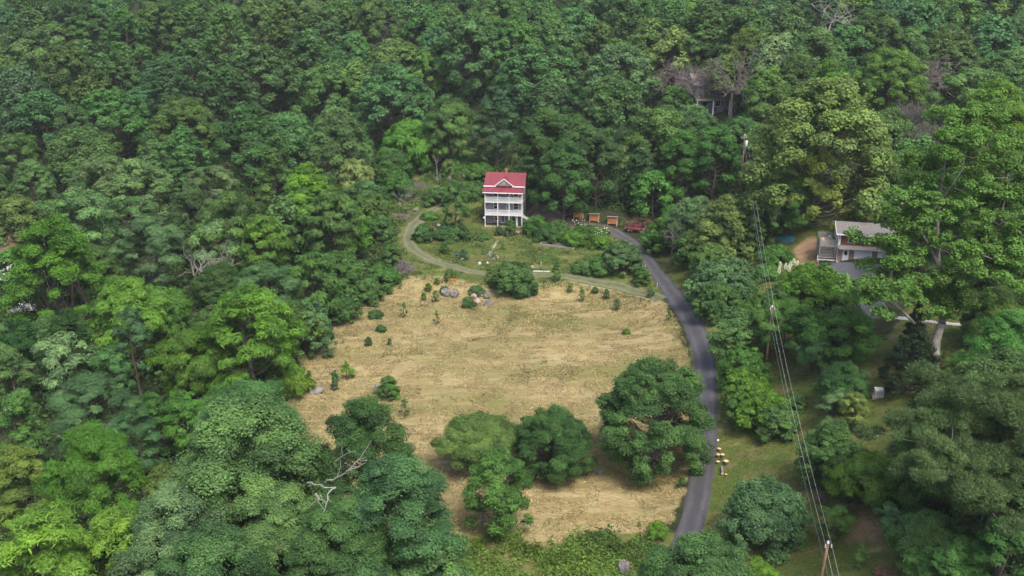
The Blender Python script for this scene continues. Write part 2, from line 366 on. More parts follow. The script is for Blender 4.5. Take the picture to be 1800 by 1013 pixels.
def make_crown(kind, seed, W, H, leaf, cover=1.0, size='M'):
    """leaf mesh and lobe centres for a crown W wide on a tree H tall"""
    K = KIND[kind]; rs = np.random.RandomState(seed); r0 = W / 2; z0 = K['cb'] * H; hc = H - z0
    big = dict(S=(.8, 1.1), M=(1, 1), L=(1.7, .74))[size]; NLB = int(K['nl'] * big[0]); ts = np.linspace(.06, .97, NLB) ** .85; lobes = []
    for i, t in enumerate(ts):
        pr = np.interp(t, [0, .25, .5, .75, 1], K['prof']) * r0
        Rl = K['lr'] * big[1] * r0 * rs.uniform(.6, 1.35)
        Rl = min(Rl, max(pr * 1.0, .15 * r0))
        rad = max(pr - Rl * .85, 0) * (rs.uniform(.45, 1.0) ** .5) * rs.uniform(.88, 1.15)
        a = i * 2.399 + rs.uniform(-.5, .5)
        z = z0 + t * hc - Rl * K['fl'] * .8 * t
        lobes.append((rad * math.cos(a), rad * math.sin(a), max(z, Rl * K['fl'] * .4 + (.0 if K['cb'] < .1 else z0 * .8)), Rl))
    if kind not in ('cedar', 'pine', 'ailanthus', 'sapling'):      # lobes that roof over the dome
        flat_ = H / W < 1
        for i in range(int(NLB * (.75 if flat_ else .45))):
            u = math.sqrt(rs.rand()) * .92; a = rs.uniform(0, 6.283); Rl = K['lr'] * big[1] * r0 * rs.uniform(.75, 1.25); p_ = max(np.interp(.6, [0, .25, .5, .75, 1], K['prof']), .8)
            rad = u * max(r0 * p_ - Rl * .8, 0); top_ = 1.0 if kind != 'poplar' else (1 - .45 * u)
            z = z0 + hc * top_ * math.sqrt(max(1 - .85 * u * u, .05)) * rs.uniform(.88, 1.0) - Rl * K['fl'] * .95
            lobes.append((rad * math.cos(a), rad * math.sin(a), max(z, .3 * Rl), Rl))
    LB = np.array(lobes); PP = []; PT = []; PC = []
    ax = np.array([0, 0, z0 + hc * .35])
    for (lx, ly, lz, Rl) in lobes:
        c = np.array([lx, ly, lz]); out = c - ax; out = out / (np.linalg.norm(out) + .01)
        d = unit(rs.normal(size=(K['npf'], 3)) + out * .75 + np.array([0, 0, .45]))
        rr = rs.uniform(.55, 1.0, (K['npf'], 1))
        pc = c + d * rr * Rl * np.array([1, 1, K['fl']]) * .85
        PC.append(np.repeat(c[None], K['npf'], 0))
        PP.append(np.hstack([pc, Rl * K['pr'] * rs.uniform(.6, 1.5, (K['npf'], 1))])); PT.append(np.clip(rs.normal(.5, .13) + rs.normal(0, .14, K['npf']), 0, 1))
    PP = np.vstack(PP); PT = np.concatenate(PT); PC = np.vstack(PC)
    la = leaf * leaf * K['ll'] * K['lw'] * .5
    cnt = np.maximum((cover * 2.0 * math.pi * PP[:, 3] ** 2 / la).astype(int), 6)
    idx = np.repeat(np.arange(len(PP)), cnt); n = len(idx)
    d = unit(rs.normal(size=(n, 3)) + np.array([0, 0, .25])); rad = PP[idx, 3:4] * (rs.uniform(.25, 1.0, (n, 1)) ** .5)
    stray = rs.rand(n, 1) < .10; rad = np.where(stray, rad * rs.uniform(1.1, 1.9, (n, 1)), rad)
    P = PP[idx, :3] + d * rad * np.array([1.1, 1.1, .85])
    P[:, 2] = np.maximum(P[:, 2], .08)
    co = unit(P - np.array([0, 0, z0 + hc * .3]))
    if kind == 'pine':
        nrm = rs.normal(size=(n, 3)); V = leaf_quads(rs, P, nrm, leaf * K['ll'], leaf * K['lw'], along=d * 1.5 + np.array([0, 0, .8]))
    elif kind == 'cedar':
        nrm = d + rs.normal(size=(n, 3)) * .6; V = leaf_quads(rs, P, nrm, leaf * K['ll'], leaf * K['lw'], along=co + np.array([0, 0, .9]))
    else:
        lo = unit(P - PC[idx]); nrm = lo * .55 + d * .45 + np.array([0, 0, .35]) + co * .2 + rs.normal(size=(n, 3)) * K['rn'] * .62
        al = (co * 1.0 + d * .8) if K['ll'] > 1.5 else None
        V = leaf_quads(rs, P, nrm, leaf * K['ll'], leaf * K['lw'], along=al, droop=K['dr'])
    tone = np.clip(PT[idx] + rs.normal(0, .15, n), 0, 1)
    hue = np.clip(rs.normal(.25, .22, n) + (PT[idx] - .5) * .6, 0, 1)
    return V, tone, hue, LB
def limb(mb, rs, p, q, r0, r1, n=5, seg=4, wob=.06):
    p = Vector(p); q = Vector(q); L = (q - p).length
    pts = []
    for i in range(seg + 1):
        t = i / seg; v = p.lerp(q, t); v.z += -.10 * L * math.sin(math.pi * t)
        if 0 < i < seg: v += Vector(rs.normal(size=3) * wob * L)
        pts.append(v)
    mb.tube(pts, [r0 + (r1 - r0) * i / seg for i in range(seg + 1)], n, False)
def make_trunk(kind, seed, W, H, LB, rt=None, twigs=True):
    rs = np.random.RandomState(seed + 77); mb = MB(); rt = rt or H * .016 + .05
    K = KIND[kind]
    if kind in ('shrub', 'vine'):
        for i in range(0, len(LB), 2):
            limb(mb, rs, (rs.uniform(-.1, .1), rs.uniform(-.1, .1), -.3), LB[i, :3], rt * .5, rt * .12, 4, 3)
        return mb
    top = .86 if kind in ('pine', 'cedar', 'poplar') else .7
    lean = rs.normal(size=2) * .02 * H; path = []
    for i in range(7):
        t = i / 6; path.append((lean[0] * t + rs.normal() * .008 * H * (i > 0), lean[1] * t + rs.normal() * .008 * H * (i > 0), -.5 + t * (top * H + .5)))
    rr = [rt * (1.25 if i == 0 else 1 - .8 * i / 6) for i in range(7)]
    mb.tube(path, rr, 8, False)
    for k, (x, y, z, Rl) in enumerate(LB):
        hz = min(max(z - math.hypot(x, y) * .75, K['cb'] * H * .65), top * H * .97)
        t = (hz + .5) / (top * H + .5) * 6; i = int(min(max(t, 0), 5)); f = min(max(t - i, 0), 1)
        b = Vector(path[i]).lerp(Vector(path[i + 1]), f); r = (rr[i] * (1 - f) + rr[i + 1] * f) * .5
        limb(mb, rs, b, (x, y, z), r, rt * .07, 5, 4, .04)
        if twigs:
            for _ in range(2):
                d = rs.normal(size=3) * Rl * .7; limb(mb, rs, (x, y, z - Rl * .2), (x + d[0], y + d[1], z + abs(d[2]) * .5), rt * .08, rt * .02, 3, 2, .04)
    return mb
PROTO = {}; NP = [0]
BASE = {'poplar': (11, 20), 'cedar': (6, 11), 'shrub': (4, 3), 'vine': (9, 9), 'sapling': (2, 3), 'sycamore': (22, 24)}
def proto(kind, var, lod, size, asp, bark='bark'):
    key = (kind, var, lod, size, asp, bark)
    if key not in PROTO:
        W, H = BASE.get(kind, (13, 17)); f = {'S': .5, 'M': 1, 'L': 1.65}[size]; W = W * f; H = W * asp
        leaf = {-1: .17, 0: .235, 1: .34, 2: .50}[lod]
        if kind == 'shrub': leaf = {'S': .13, 'M': .17, 'L': .2}[size]
        if kind == 'sapling': leaf = .15
        if size == 'S' and kind != 'sapling': leaf *= .85
        if kind in ('vine', 'cedar'): leaf *= .85
        if size == 'L': leaf *= (1.1 if lod >= 0 else .9)
        cov = .62 if kind == 'sapling' else (.85 if kind == 'shrub' and size == 'S' else (1.0 if lod < 2 else .95))
        V, t, h, LB = make_crown(kind, 1000 + 37 * var + sum(map(ord, kind)), W, H, leaf, cov, size)
        cm = np_mesh('crown_' + kind, V, 4, 'leaf', t, h)
        tm = make_trunk(kind, var * 7 + 3, W, H, LB, twigs=(lod < 1)).mesh('trunk_' + kind, bark, True)
        ext = float(np.quantile(np.abs(V[:, 0]), .985) + np.quantile(np.abs(V[:, 1]), .985))
        PROTO[key] = (tm, cm, ext, float(np.quantile(V[:, 2], .998))); NP[0] += len(V) // 4
    return PROTO[key]
TREES = []      # (px, py of crown middle, top, look, object, kind)
TINT = {'dark': (0.046, 0.111, 0.034), 'mid': (0.063, 0.140, 0.041), 'bright': (0.079, 0.183, 0.024), 'pale': (0.101, 0.190, 0.078),
        'blue': (0.057, 0.138, 0.054), 'olive': (0.090, 0.159, 0.043), 'yellow': (0.131, 0.221, 0.063), 'grey': (0.072, 0.152, 0.063), 'pinegreen': (0.077, 0.136, 0.056), 'cedar': (0.028, 0.054, 0.025),
        'deep': (0.031, 0.095, 0.027), 'leafgreen': (0.085, 0.185, 0.040), 'fresh': (0.066, 0.165, 0.037)}
TWORD = {'dark': 'dark green', 'mid': 'mid-green', 'bright': 'bright yellow-green', 'pale': 'pale green', 'blue': 'bluish green', 'olive': 'olive green', 'yellow': 'lime green', 'grey': 'grey-green',
         'pinegreen': 'dull olive', 'cedar': 'blackish green', 'deep': 'deep green', 'fresh': 'fresh green'}
KWORD = {'oak': ('broad domed tree', 'oak_tree'), 'maple': ('dense rounded tree', 'broadleaf_tree'), 'poplar': ('tall upright tree', 'poplar_tree'), 'walnut': ('feathery-leaved tree', 'walnut_tree'),
         'ailanthus': ('flat-topped layered tree', 'umbrella_tree'), 'vine': ('vine-smothered tree', 'vine_covered_tree'), 'sycamore': ('wide sycamore', 'sycamore_tree'), 'tulip': ('giant open-branched tree', 'tulip_tree'),
         'pine': ('pine', 'pine_tree'), 'cedar': ('cedar', 'cedar_tree'), 'shrub': ('rounded bush', 'shrub'), 'open': ('thin-crowned tree', 'broadleaf_tree'), 'umbrella': ('low spreading tree', 'broadleaf_tree'), 'fieldtree': ('round field tree', 'broadleaf_tree'), 'sapling': ('young sapling', 'sapling')}
rt_ = random.Random(11)
def tree(px, pytop, wpx, H, kind, tint, label=None, var=None, group=None, base=None, bark='bark', lod=None, hand=True, xyz=None):
    """a tree whose crown top shows at (px, pytop); H metres tall, wpx photo pixels wide (base = pixel row of its foot instead)"""
    if xyz is not None: x, y, z, dep = xyz
    elif base is not None:
        x, y, z, dep = at(px, base)
        a, b = (px - 900) / F, (506.5 - pytop) / F; s = y / (CP + b * SP); H = max(CAMZ + s * (-SP + b * CP) - z, .3)
    else:
        x, y, z, dep = at(px, pytop, H); z = z - H
    z = float(ground_fn(x, y)); W = wpx * dep / F
    if lod is None: lod = -1 if dep < 128 else (0 if dep < 175 else (1 if dep < 245 else 2))
    W0 = BASE.get(kind, (13, 17))[0]; size = 'S' if W < .68 * W0 else ('L' if W > 1.3 * W0 else 'M')
    if kind in ('shrub', 'sapling'): lod = 0
    asp = min((.45, .68, .9, 1.15, 1.5, 2.1), key=lambda q: abs(math.log(q / (H / W))))
    if var is None: var = rt_.randrange(3 if lod > 0 and size == 'M' else 2)
    tm, cm, ext, ztop = proto(kind, var, lod, size, asp, bark)
    sx = W / ext; sz = H / ztop
    c = TINT[tint]; q = .3 if base is not None else 1; j = 1 + rt_.uniform(-.22, .24) * q; c = (c[0] * j * (1 + rt_.uniform(-.16, .2) * q), c[1] * j, c[2] * j * (1 + rt_.uniform(-.2, .22) * q), 1)
    kw, nm = KWORD[kind]
    root = thing(nm, (x, y, z - .05), None, 'bush' if kind == 'shrub' else 'tree', group, rt_.uniform(0, 6.28), (sx, sx, sz))
    for part, me in (('trunk', tm), ('crown', cm)):
        o = bpy.data.objects.new(part if kind != 'shrub' or part == 'crown' else 'stems', me); put(o, root); o.color = c
    TREES.append([px, pytop, wpx, kind, tint, root, label, x, y, H, W])
    return root

# ------------------------------------------------------------------ pixel regions (measured on the photograph, used to lay out the ground)
FIELD = [(440, 775), (490, 715), (515, 690), (508, 655), (545, 605), (585, 565), (640, 532), (690, 502), (725, 484), (790, 488), (850, 503), (940, 500), (1000, 494), (1060, 500), (1130, 512), (1168, 530), (1192, 565), (1208, 610), (1214, 670), (1214, 760), (1205, 850), (1180, 925), (1140, 945), (1060, 930), (950, 965), (820, 950), (700, 960), (500, 900)]
GARDEN = [(690, 480), (700, 400), (735, 350), (800, 335), (850, 330), (850, 400), (920, 392), (1000, 390), (1070, 400), (1130, 440), (1168, 520), (1160, 535), (1000, 505), (860, 515), (740, 492)]
LAWN = [(1150, 440), (1190, 500), (1235, 560), (1262, 640), (1262, 740), (1262, 850), (1235, 960), (1200, 1060), (1700, 1100), (1640, 900), (1560, 790), (1600, 700), (1640, 640), (1800, 640), (1900, 560), (1800, 520), (1590, 540), (1560, 600), (1400, 600), (1380, 560), (1330, 540), (1290, 440), (1340, 400), (1400, 380), (1450, 340), (1620, 310), (1700, 350), (1600, 420), (1450, 420), (1400, 500), (1300, 560), (1260, 520), (1180, 440)]
SLOPE = [(690, 400), (700, 330), (760, 280), (800, 235), (860, 270), (900, 300), (870, 330), (850, 335), (780, 345), (730, 370)]
CLEAR = [(500, 715), (530, 690), (520, 640), (560, 590), (600, 550), (650, 525), (700, 490), (692, 440), (700, 390), (690, 340), (740, 300), (790, 265), (850, 290), (870, 300), (925, 300), (930, 370), (1000, 365), (1070, 365), (1120, 385), (1160, 440), (1190, 480), (1245, 550), (1268, 600), (1270, 760), (1260, 1100), (830, 1100), (810, 900), (730, 800), (700, 720), (600, 700)]
CLEAR2 = [(1255, 760), (1330, 740), (1380, 770), (1400, 640), (1530, 620), (1570, 680), (1570, 800), (1610, 880), (1600, 1100), (1400, 1100), (1250, 1100)]
CLEAR3 = [(1290, 430), (1350, 395), (1440, 365), (1460, 340), (1600, 330), (1620, 460), (1640, 560), (1560, 600), (1480, 520), (1400, 500), (1330, 490)]
SOIL = [(1400, 470), (1395, 435), (1425, 410), (1440, 412), (1436, 465), (1470, 475), (1440, 480)]
SOIL2 = [(1480, 505), (1500, 495), (1530, 515), (1520, 530)]
SOIL3 = [(1490, 880), (1560, 870), (1590, 930), (1560, 990), (1490, 990), (1470, 930)]
SOIL4 = [(1540, 710), (1565, 700), (1570, 760), (1540, 790)]
GRAVEL = [(922, 400), (922, 355), (960, 362), (1010, 385), (1080, 400), (1090, 418), (1060, 410), (1000, 398), (950, 392)]

# ------------------------------------------------------------------ the ground: one sheet to the horizon
gx = np.concatenate([-np.geomspace(3000, 190, 14)[:-1], np.arange(-190, 190.1, 1.25), np.geomspace(190, 3000, 14)[1:]])
gy = np.concatenate([-np.geomspace(2500, 20, 10), np.arange(0, 60, 6), np.arange(60, 260, 1.0), np.arange(260, 430, 2.5), np.geomspace(430, 4500, 16)])
GX, GY = np.meshgrid(gx, gy)
GZ = ground_fn(GX, GY)
def gz(x, y):      # height of the built sheet (bilinear)
    x = np.asarray(x, float); y = np.asarray(y, float)
    i = np.clip(np.searchsorted(gx, x) - 1, 0, len(gx) - 2); j = np.clip(np.searchsorted(gy, y) - 1, 0, len(gy) - 2)
    u = (x - gx[i]) / (gx[i + 1] - gx[i]); v = (y - gy[j]) / (gy[j + 1] - gy[j])
    return (GZ[j, i] * (1 - u) + GZ[j, i + 1] * u) * (1 - v) + (GZ[j + 1, i] * (1 - u) + GZ[j + 1, i + 1] * u) * v
PX, PY, PD = proj(GX, GY, GZ)
vis = PD > 40
def blur(a, k):
    for _ in range(k):
        a = (a + np.roll(a, 1, 0) + np.roll(a, -1, 0) + np.roll(a, 1, 1) + np.roll(a, -1, 1)) / 5
    return a
zones = {'straw': blur((inside(FIELD, PX, PY) & vis).astype(float), 3)}
zones['grass'] = blur(((inside(GARDEN, PX, PY) | inside(LAWN, PX, PY) | inside(SLOPE, PX, PY) | inside([(1215, 540), (1262, 560), (1285, 700), (1275, 1100), (1200, 1100), (1215, 800)], PX, PY) | inside([(800, 930), (1180, 930), (1180, 1100), (780, 1100)], PX, PY)) & vis).astype(float), 4)
zones['grass'] = np.maximum(zones['grass'], .0)
zones['soil'] = blur(((inside(SOIL, PX, PY) | inside(SOIL2, PX, PY)) & vis).astype(float) + .55 * ((inside(SOIL3, PX, PY) | inside(SOIL4, PX, PY)) & vis), 2)
zones['gravel'] = blur((inside(GRAVEL, PX, PY) & vis).astype(float), 2)
nx_, ny_ = len(gx), len(gy)
me = bpy.data.meshes.new('ground')
ii = np.arange(nx_ * ny_).reshape(ny_, nx_)
Q = np.stack([ii[:-1, :-1], ii[:-1, 1:], ii[1:, 1:], ii[1:, :-1]], -1).reshape(-1, 4)
me.vertices.add(nx_ * ny_); me.vertices.foreach_set('co', np.stack([GX, GY, GZ], -1).astype(np.float32).ravel())
me.loops.add(Q.size); me.loops.foreach_set('vertex_index', Q.ravel().astype(np.int32))
me.polygons.add(len(Q)); me.polygons.foreach_set('loop_start', np.arange(0, Q.size, 4, dtype=np.int32))
me.polygons.foreach_set('use_smooth', np.ones(len(Q), bool)); me.update(calc_edges=True)
for k, a in zones.items():
    at_ = me.attributes.new(k, 'FLOAT', 'POINT'); at_.data.foreach_set('value', a.astype(np.float32).ravel())
me.materials.append(M['ground'])
put(bpy.data.objects.new('ground', me), kind='structure')

def spline(pts, step=.6):
    P = [np.array(p, float) for p in pts]; P = [2 * P[0] - P[1]] + P + [2 * P[-1] - P[-2]]; out = []
    for i in range(1, len(P) - 2):
        n = max(int(np.linalg.norm(P[i + 1][:2] - P[i][:2]) / step), 2)
        for k in range(n):
            t = k / n
            out.append(.5 * (2 * P[i] + (P[i + 1] - P[i - 1]) * t + (2 * P[i - 1] - 5 * P[i] + 4 * P[i + 1] - P[i + 2]) * t * t + (3 * P[i] - P[i - 1] - 3 * P[i + 1] + P[i + 2]) * t ** 3))
    out.append(P[-2]); return np.array(out)
def ribbon(name, pxs, mat, dz=.04, across=7, crown=.0):
    C = spline([(*at(a, b)[:2], w) for a, b, w in pxs]); n = len(C)
    # even out wobble from picking points
    for _ in range(12): C[1:-1] = (C[:-2] + 2 * C[1:-1] + C[2:]) / 4
    T = np.gradient(C[:, :2], axis=0); T /= np.linalg.norm(T, axis=1, keepdims=True) + 1e-9; NN = np.stack([-T[:, 1], T[:, 0]], 1)
    us = np.linspace(0, 1, across); V = []; UV = []
    s = np.concatenate([[0], np.cumsum(np.linalg.norm(np.diff(C[:, :2], axis=0), axis=1))])
    jl = (vnoise(s, s * 0, 1.1) - .5) * .4; jr = (vnoise(s, s * 0 + 50, 1.1) - .5) * .4
    for u in us:
        off = (u - .5) * C[:, 2] + (jl if u == 0 else 0) + (jr if u == 1 else 0)
        xy = C[:, :2] + NN * off[:, None]
        z = gz(xy[:, 0], xy[:, 1]) + dz - (.10 if u in (0, 1) else 0)
        V.append(np.column_stack([xy, z])); UV.append(np.column_stack([np.full(n, u), s]))
    V = np.stack(V, 1).reshape(-1, 3); UV = np.stack(UV, 1).reshape(-1, 2)
    ii = np.arange(n * across).reshape(n, across)
    Q = np.stack([ii[:-1, :-1], ii[1:, :-1], ii[1:, 1:], ii[:-1, 1:]], -1).reshape(-1, 4)
    if V[Q[0, 0], 0] is not None:
        a, b, c = V[Q[0, 0]], V[Q[0, 1]], V[Q[0, 2]]
        if np.cross(b - a, c - a)[2] < 0: Q = Q[:, ::-1]
    me = bpy.data.meshes.new(name); me.from_pydata(V.tolist(), [], Q.tolist())
    ul = me.uv_layers.new(name='UVMap'); ul.data.foreach_set('uv', UV[Q.ravel()].ravel()); me.materials.append(M[mat]); me.update()
    put(bpy.data.objects.new(name, me), kind='structure'); return C
ROAD = [(1076, 406, 3.0), (1086, 410, 3.1), (1102, 421, 3.1), (1119, 437, 3.1), (1135, 455, 3.1), (1152, 477, 3.2), (1169, 499, 3.2), (1190, 528, 3.3), (1212, 560, 3.4), (1228, 592, 3.5), (1237, 625, 3.5), (1241, 660, 3.5), (1242, 700, 3.5), (1241, 740, 3.4), (1239, 780, 3.4), (1235, 820, 3.35), (1230, 855, 3.3), (1224, 889, 3.2), (1217, 915, 3.2), (1209, 940, 3.2), (1198, 968, 3.2), (1184, 1000, 3.2), (1165, 1040, 3.2), (1140, 1085, 3.2)]
road_c = ribbon('driveway', ROAD, 'asphalt', .05, 9)
TRACK = [(1163, 527, 3.2), (1140, 517, 3.2), (1100, 507, 3.3), (1060, 498, 3.3), (1010, 489, 3.3), (965, 484, 3.3), (920, 482, 3.3), (870, 482, 3.3), (830, 478, 3.4), (790, 468, 3.4), (755, 456, 3.5), (728, 440, 3.6), (717, 422, 3.7), (722, 403, 3.7), (738, 386, 3.6), (752, 374, 3.4), (775, 362, 3.0)]
TRACK = [(a, b, w_ * .86) for a, b, w_ in TRACK]
track_c = ribbon('gravel_track', TRACK, 'track', .06, 9)
ribbon('garage_apron', [(1545, 560, 3.6), (1535, 538, 4.0), (1520, 515, 5.2), (1503, 494, 7.5), (1492, 476, 9.5), (1500, 462, 11)], 'asphalt2', .05, 9)
ribbon('concrete_walk', [(1545, 552, 1.4), (1590, 560, 1.4), (1640, 567, 1.4), (1700, 571, 1.4), (1760, 574, 1.4)], 'concrete', .06, 4)
ribbon('garden_path', [(874, 424, .9), (869, 432, 1.0), (862, 442, 1.1), (858, 448, 1.2)], 'stone', .05, 4)

exec_parts = True
# ------------------------------------------------------------------ PART 2 : the porch house
def house():
    x, y, z, _ = at(853, 399)
    ang = R(-6.5); ca, sa = math.cos(ang), math.sin(ang)
    cx, cy_ = x + 4.0 * ca, y + 4.0 * sa; zz = float(gz(cx - 2, cy_)) + .12
    h = thing('farmhouse', (cx, cy_, zz), 'three-storey house with crimson metal roof and stacked white front porches', 'house', None, ang)
    P = lambda mb, n, m, par=h, **k: mb.build(n, m, par, **k)
    P(MB().box(-4.2, 4.2, -.15, 2.0, -.6, .04), 'porch_slab', 'stone')
    w = MB().box(-4, 4, 2.0, 8.6, -.8, 8.6)
    w.prism([(-4, 2.0, 8.6), (-4, 8.6, 8.6), (-4, 5.3, 10.45)], (.15, 0, 0)); w.prism([(3.85, 2.0, 8.6), (3.85, 8.6, 8.6), (3.85, 5.3, 10.45)], (.15, 0, 0))
    P(w, 'wall', 'siding')
    # main roof, two slopes with thickness, plus standing seams
    r = MB(); e0, e1, zr, ze, xr = 1.55, 9.05, 10.72, 8.62, 4.45
    mid = (e0 + e1) / 2
    r.prism([(-xr, e0, ze), (-xr, mid, zr), (-xr, mid, zr + .1), (-xr, e0, ze + .1)], (2 * xr, 0, 0))
    r.prism([(-xr, mid, zr), (-xr, e1, ze), (-xr, e1, ze + .1), (-xr, mid, zr + .1)], (2 * xr, 0, 0))
    for k in range(19):
        xx = -xr + .05 + k * (2 * xr - .14) / 18
        r.prism([(xx, e0, ze + .1), (xx, mid, zr + .1), (xx, mid, zr + .15), (xx, e0, ze + .15)], (.04, 0, 0))
    roof = P(r, 'roof', 'red_roof')
    # front cross gable
    g = MB(); gw, gp = 2.05, 1.62; gb = 8.66
    g.prism([(-gw + .2 - .05, 1.6, gb), (gw - .2 - .05, 1.6, gb), (-.05, 1.6, gb + gp - .1)], (0, .25, 0)); P(g, 'gable_wall', 'siding')
    q = MB(); bk = mid - .05
    q.prism([(-gw - .05, 1.42, gb), (-.05, 1.42, gb + gp), (-.05, 1.42, gb + gp + .1), (-gw - .13, 1.42, gb + .02)], (0, 2.9, 0))
    q.prism([(gw - .05, 1.42, gb), (-.05, 1.42, gb + gp), (-.05, 1.42, gb + gp + .1), (gw + .03, 1.42, gb + .02)], (0, 2.9, 0))
    q.build('gable_roof', 'red_roof', h)
    t = MB()
    t.prism([(-gw - .1, 1.36, gb - .1), (-.05, 1.36, gb + gp - .1), (-.05, 1.36, gb + gp + .12), (-gw - .2, 1.36, gb + .06)], (0, .06, 0))
    t.prism([(gw, 1.36, gb - .1), (-.05, 1.36, gb + gp - .1), (-.05, 1.36, gb + gp + .12), (gw + .1, 1.36, gb + .06)], (0, .06, 0))
    t.box(-4.5, -gw + .25, 1.42, 1.54, ze - .14, ze + .1); t.box(gw - .35, 4.5, 1.42, 1.54, ze - .14, ze + .1)
    P(t, 'fascia', 'white')
    o = MB(); o.tube([(-.05, 1.52, gb + .72), (-.05, 1.60, gb + .72)], .34, 12); P(o, 'attic_vent', 'wood')
    c = MB().box(-.25, .35, mid - .3, mid + .3, zr - .6, zr + .75); c.box(-.31, .41, mid - .36, mid + .36, zr + .75, zr + .87); c.build('chimney', 'brick', roof)
    # porch roof
    pr = MB(); pr.prism([(-4.5, -.45, 7.66), (-4.5, 1.98, 8.38), (-4.5, 1.98, 8.46), (-4.5, -.45, 7.74)], (8.8, 0, 0))
    for k in range(19):
        xx = -4.45 + k * 8.66 / 18; pr.prism([(xx, -.45, 7.74), (xx, 1.98, 8.46), (xx, 1.98, 8.51), (xx, -.45, 7.79)], (.04, 0, 0))
    P(pr, 'porch_roof', 'red_roof')
    P(MB().box(-4.5, 4.3, -.53, -.455, 7.54, 7.74), 'gutter', 'white')
    for zf in (2.75, 5.6):
        P(MB().box(-4.08, 4.08, -.12, 2.0, zf - .22, zf), 'porch_deck', 'white')
    posts = (-4.0, -1.25, 1.22, 4.0)
    for xx in posts:
        P(MB().box(xx - .075, xx + .075, -.09, .06, 0.04, 2.52), 'post', 'white')
        P(MB().box(xx - .07, xx + .07, -.08, .06, 2.76, 5.37), 'post', 'white')
        P(MB().box(xx - .07, xx + .07, -.08, .06, 5.61, 7.62), 'post', 'white')
    for zf in (2.75, 5.6):
        for a, b in zip(posts[:-1], posts[1:]):
            rl = MB().box(a + .07, b - .07, -.06, .02, zf + .98, zf + 1.06).box(a + .07, b - .07, -.06, .02, zf + .08, zf + .15)
            n = int((b - a) / .125)
            for i in range(n):
                u = a + .1 + (b - a - .2) * i / (n - 1); rl.box(u - .036, u + .036, -.045, .005, zf + .15, zf + .98)
            P(rl, 'railing', 'rail')
        for xx in (-4.0, 4.0):
            rl = MB().box(xx - .03, xx + .03, .07, 1.97, zf + .98, zf + 1.06).box(xx - .03, xx + .03, .07, 1.97, zf + .08, zf + .15)
            for i in range(14):
                u = .15 + 1.75 * i / 13; rl.box(xx - .02, xx + .02, u - .035, u + .035, zf + .15, zf + .98)
            P(rl, 'railing', 'rail')
    def window(x0, x1, z0, z1, shut=False):
        f = MB().box(x0 - .1, x1 + .1, 1.93, 1.997, z0 - .1, z0).box(x0 - .1, x1 + .1, 1.93, 1.997, z1, z1 + .1).box(x0 - .1, x0, 1.93, 1.997, z0, z1).box(x1, x1 + .1, 1.93, 1.997, z0, z1)
        f.box(x0, x1, 1.935, 1.99, (z0 + z1) / 2 - .025, (z0 + z1) / 2 + .025)
        wdw = P(f, 'window', 'white'); MB().box(x0, x1, 1.965, 1.996, z0, z1).build('pane', 'glass', wdw)
    def door(x0, x1, z0, z1):
        f = MB().box(x0, x1, 1.93, 1.998, z0, z1); d = P(f, 'door', 'white')
        g = MB()
        for i in range(2):
            for j in range(4):
                a = x0 + .15 + i * (x1 - x0 - .26) / 2; b = a + (x1 - x0 - .34) / 2; zz0 = z0 + .55 + j * (z1 - z0 - .75) / 4
                g.box(a, b, 1.92, 1.929, zz0, zz0 + (z1 - z0 - .75) / 4 - .06)
        g.build('door_glass', 'glass', d); MB().box(x1 - .12, x1 - .07, 1.88, 1.92, z0 + .98, z0 + 1.06).build('handle', 'metal', d)
    for zf in (2.75, 5.6):
        window(-2.35, -1.45, zf + .75, zf + 2.1); window(2.0, 2.95, zf + .75, zf + 2.1)
    door(.45, 1.15, 2.76, 4.85)
    window(.4, 1.15, 6.4, 7.6)
    window(-2.1, -1.25, .85, 2.15); door(-.85, .1, .05, 2.15); window(1.6, 2.3, .85, 2.15)
    P(MB().box(2.7, 3.0, .4, .7, .04, 2.5), 'pillar', 'white')
    # side windows in the right and left walls
    for sx_ in (-1, 1):
        for z0 in (3.5, 6.35):
            f = MB(); xw = 4.0 * sx_; a, b = sorted((xw, xw + .05 * sx_))
            f.box(a + (.003 if sx_ > 0 else 0), b - (0 if sx_ > 0 else .003), 4.6, 5.6, z0, z0 + 1.35); wd = P(f, 'window', 'white')
            a, b = sorted((xw + .052 * sx_, xw + .06 * sx_)); MB().box(a, b, 4.68, 5.52, z0 + .08, z0 + 1.27).build('pane', 'glass', wd)
    # side steps from the middle porch down to the drive
    s = MB()
    for k in range(6): s.box(4.1 + k * .3, 4.4 + k * .3, .1, 1.1, 2.53 - k * .17 - .05, 2.53 - k * .17)
    st = P(s, 'steps', 'oldwood')
    for yy in (.02, 1.12): MB().prism([(4.1, yy, 2.35), (6.0, yy, 1.25), (6.0, yy, 1.5), (4.1, yy, 2.62)], (0, .06, 0)).build('stringer', 'white', st)
    m = MB(); m.tube([(-4.22, -.12, 2.0), (-4.22, -.05, 2.0)], .22, 10); P(m, 'satellite_dish', 'white')
    return h
house()

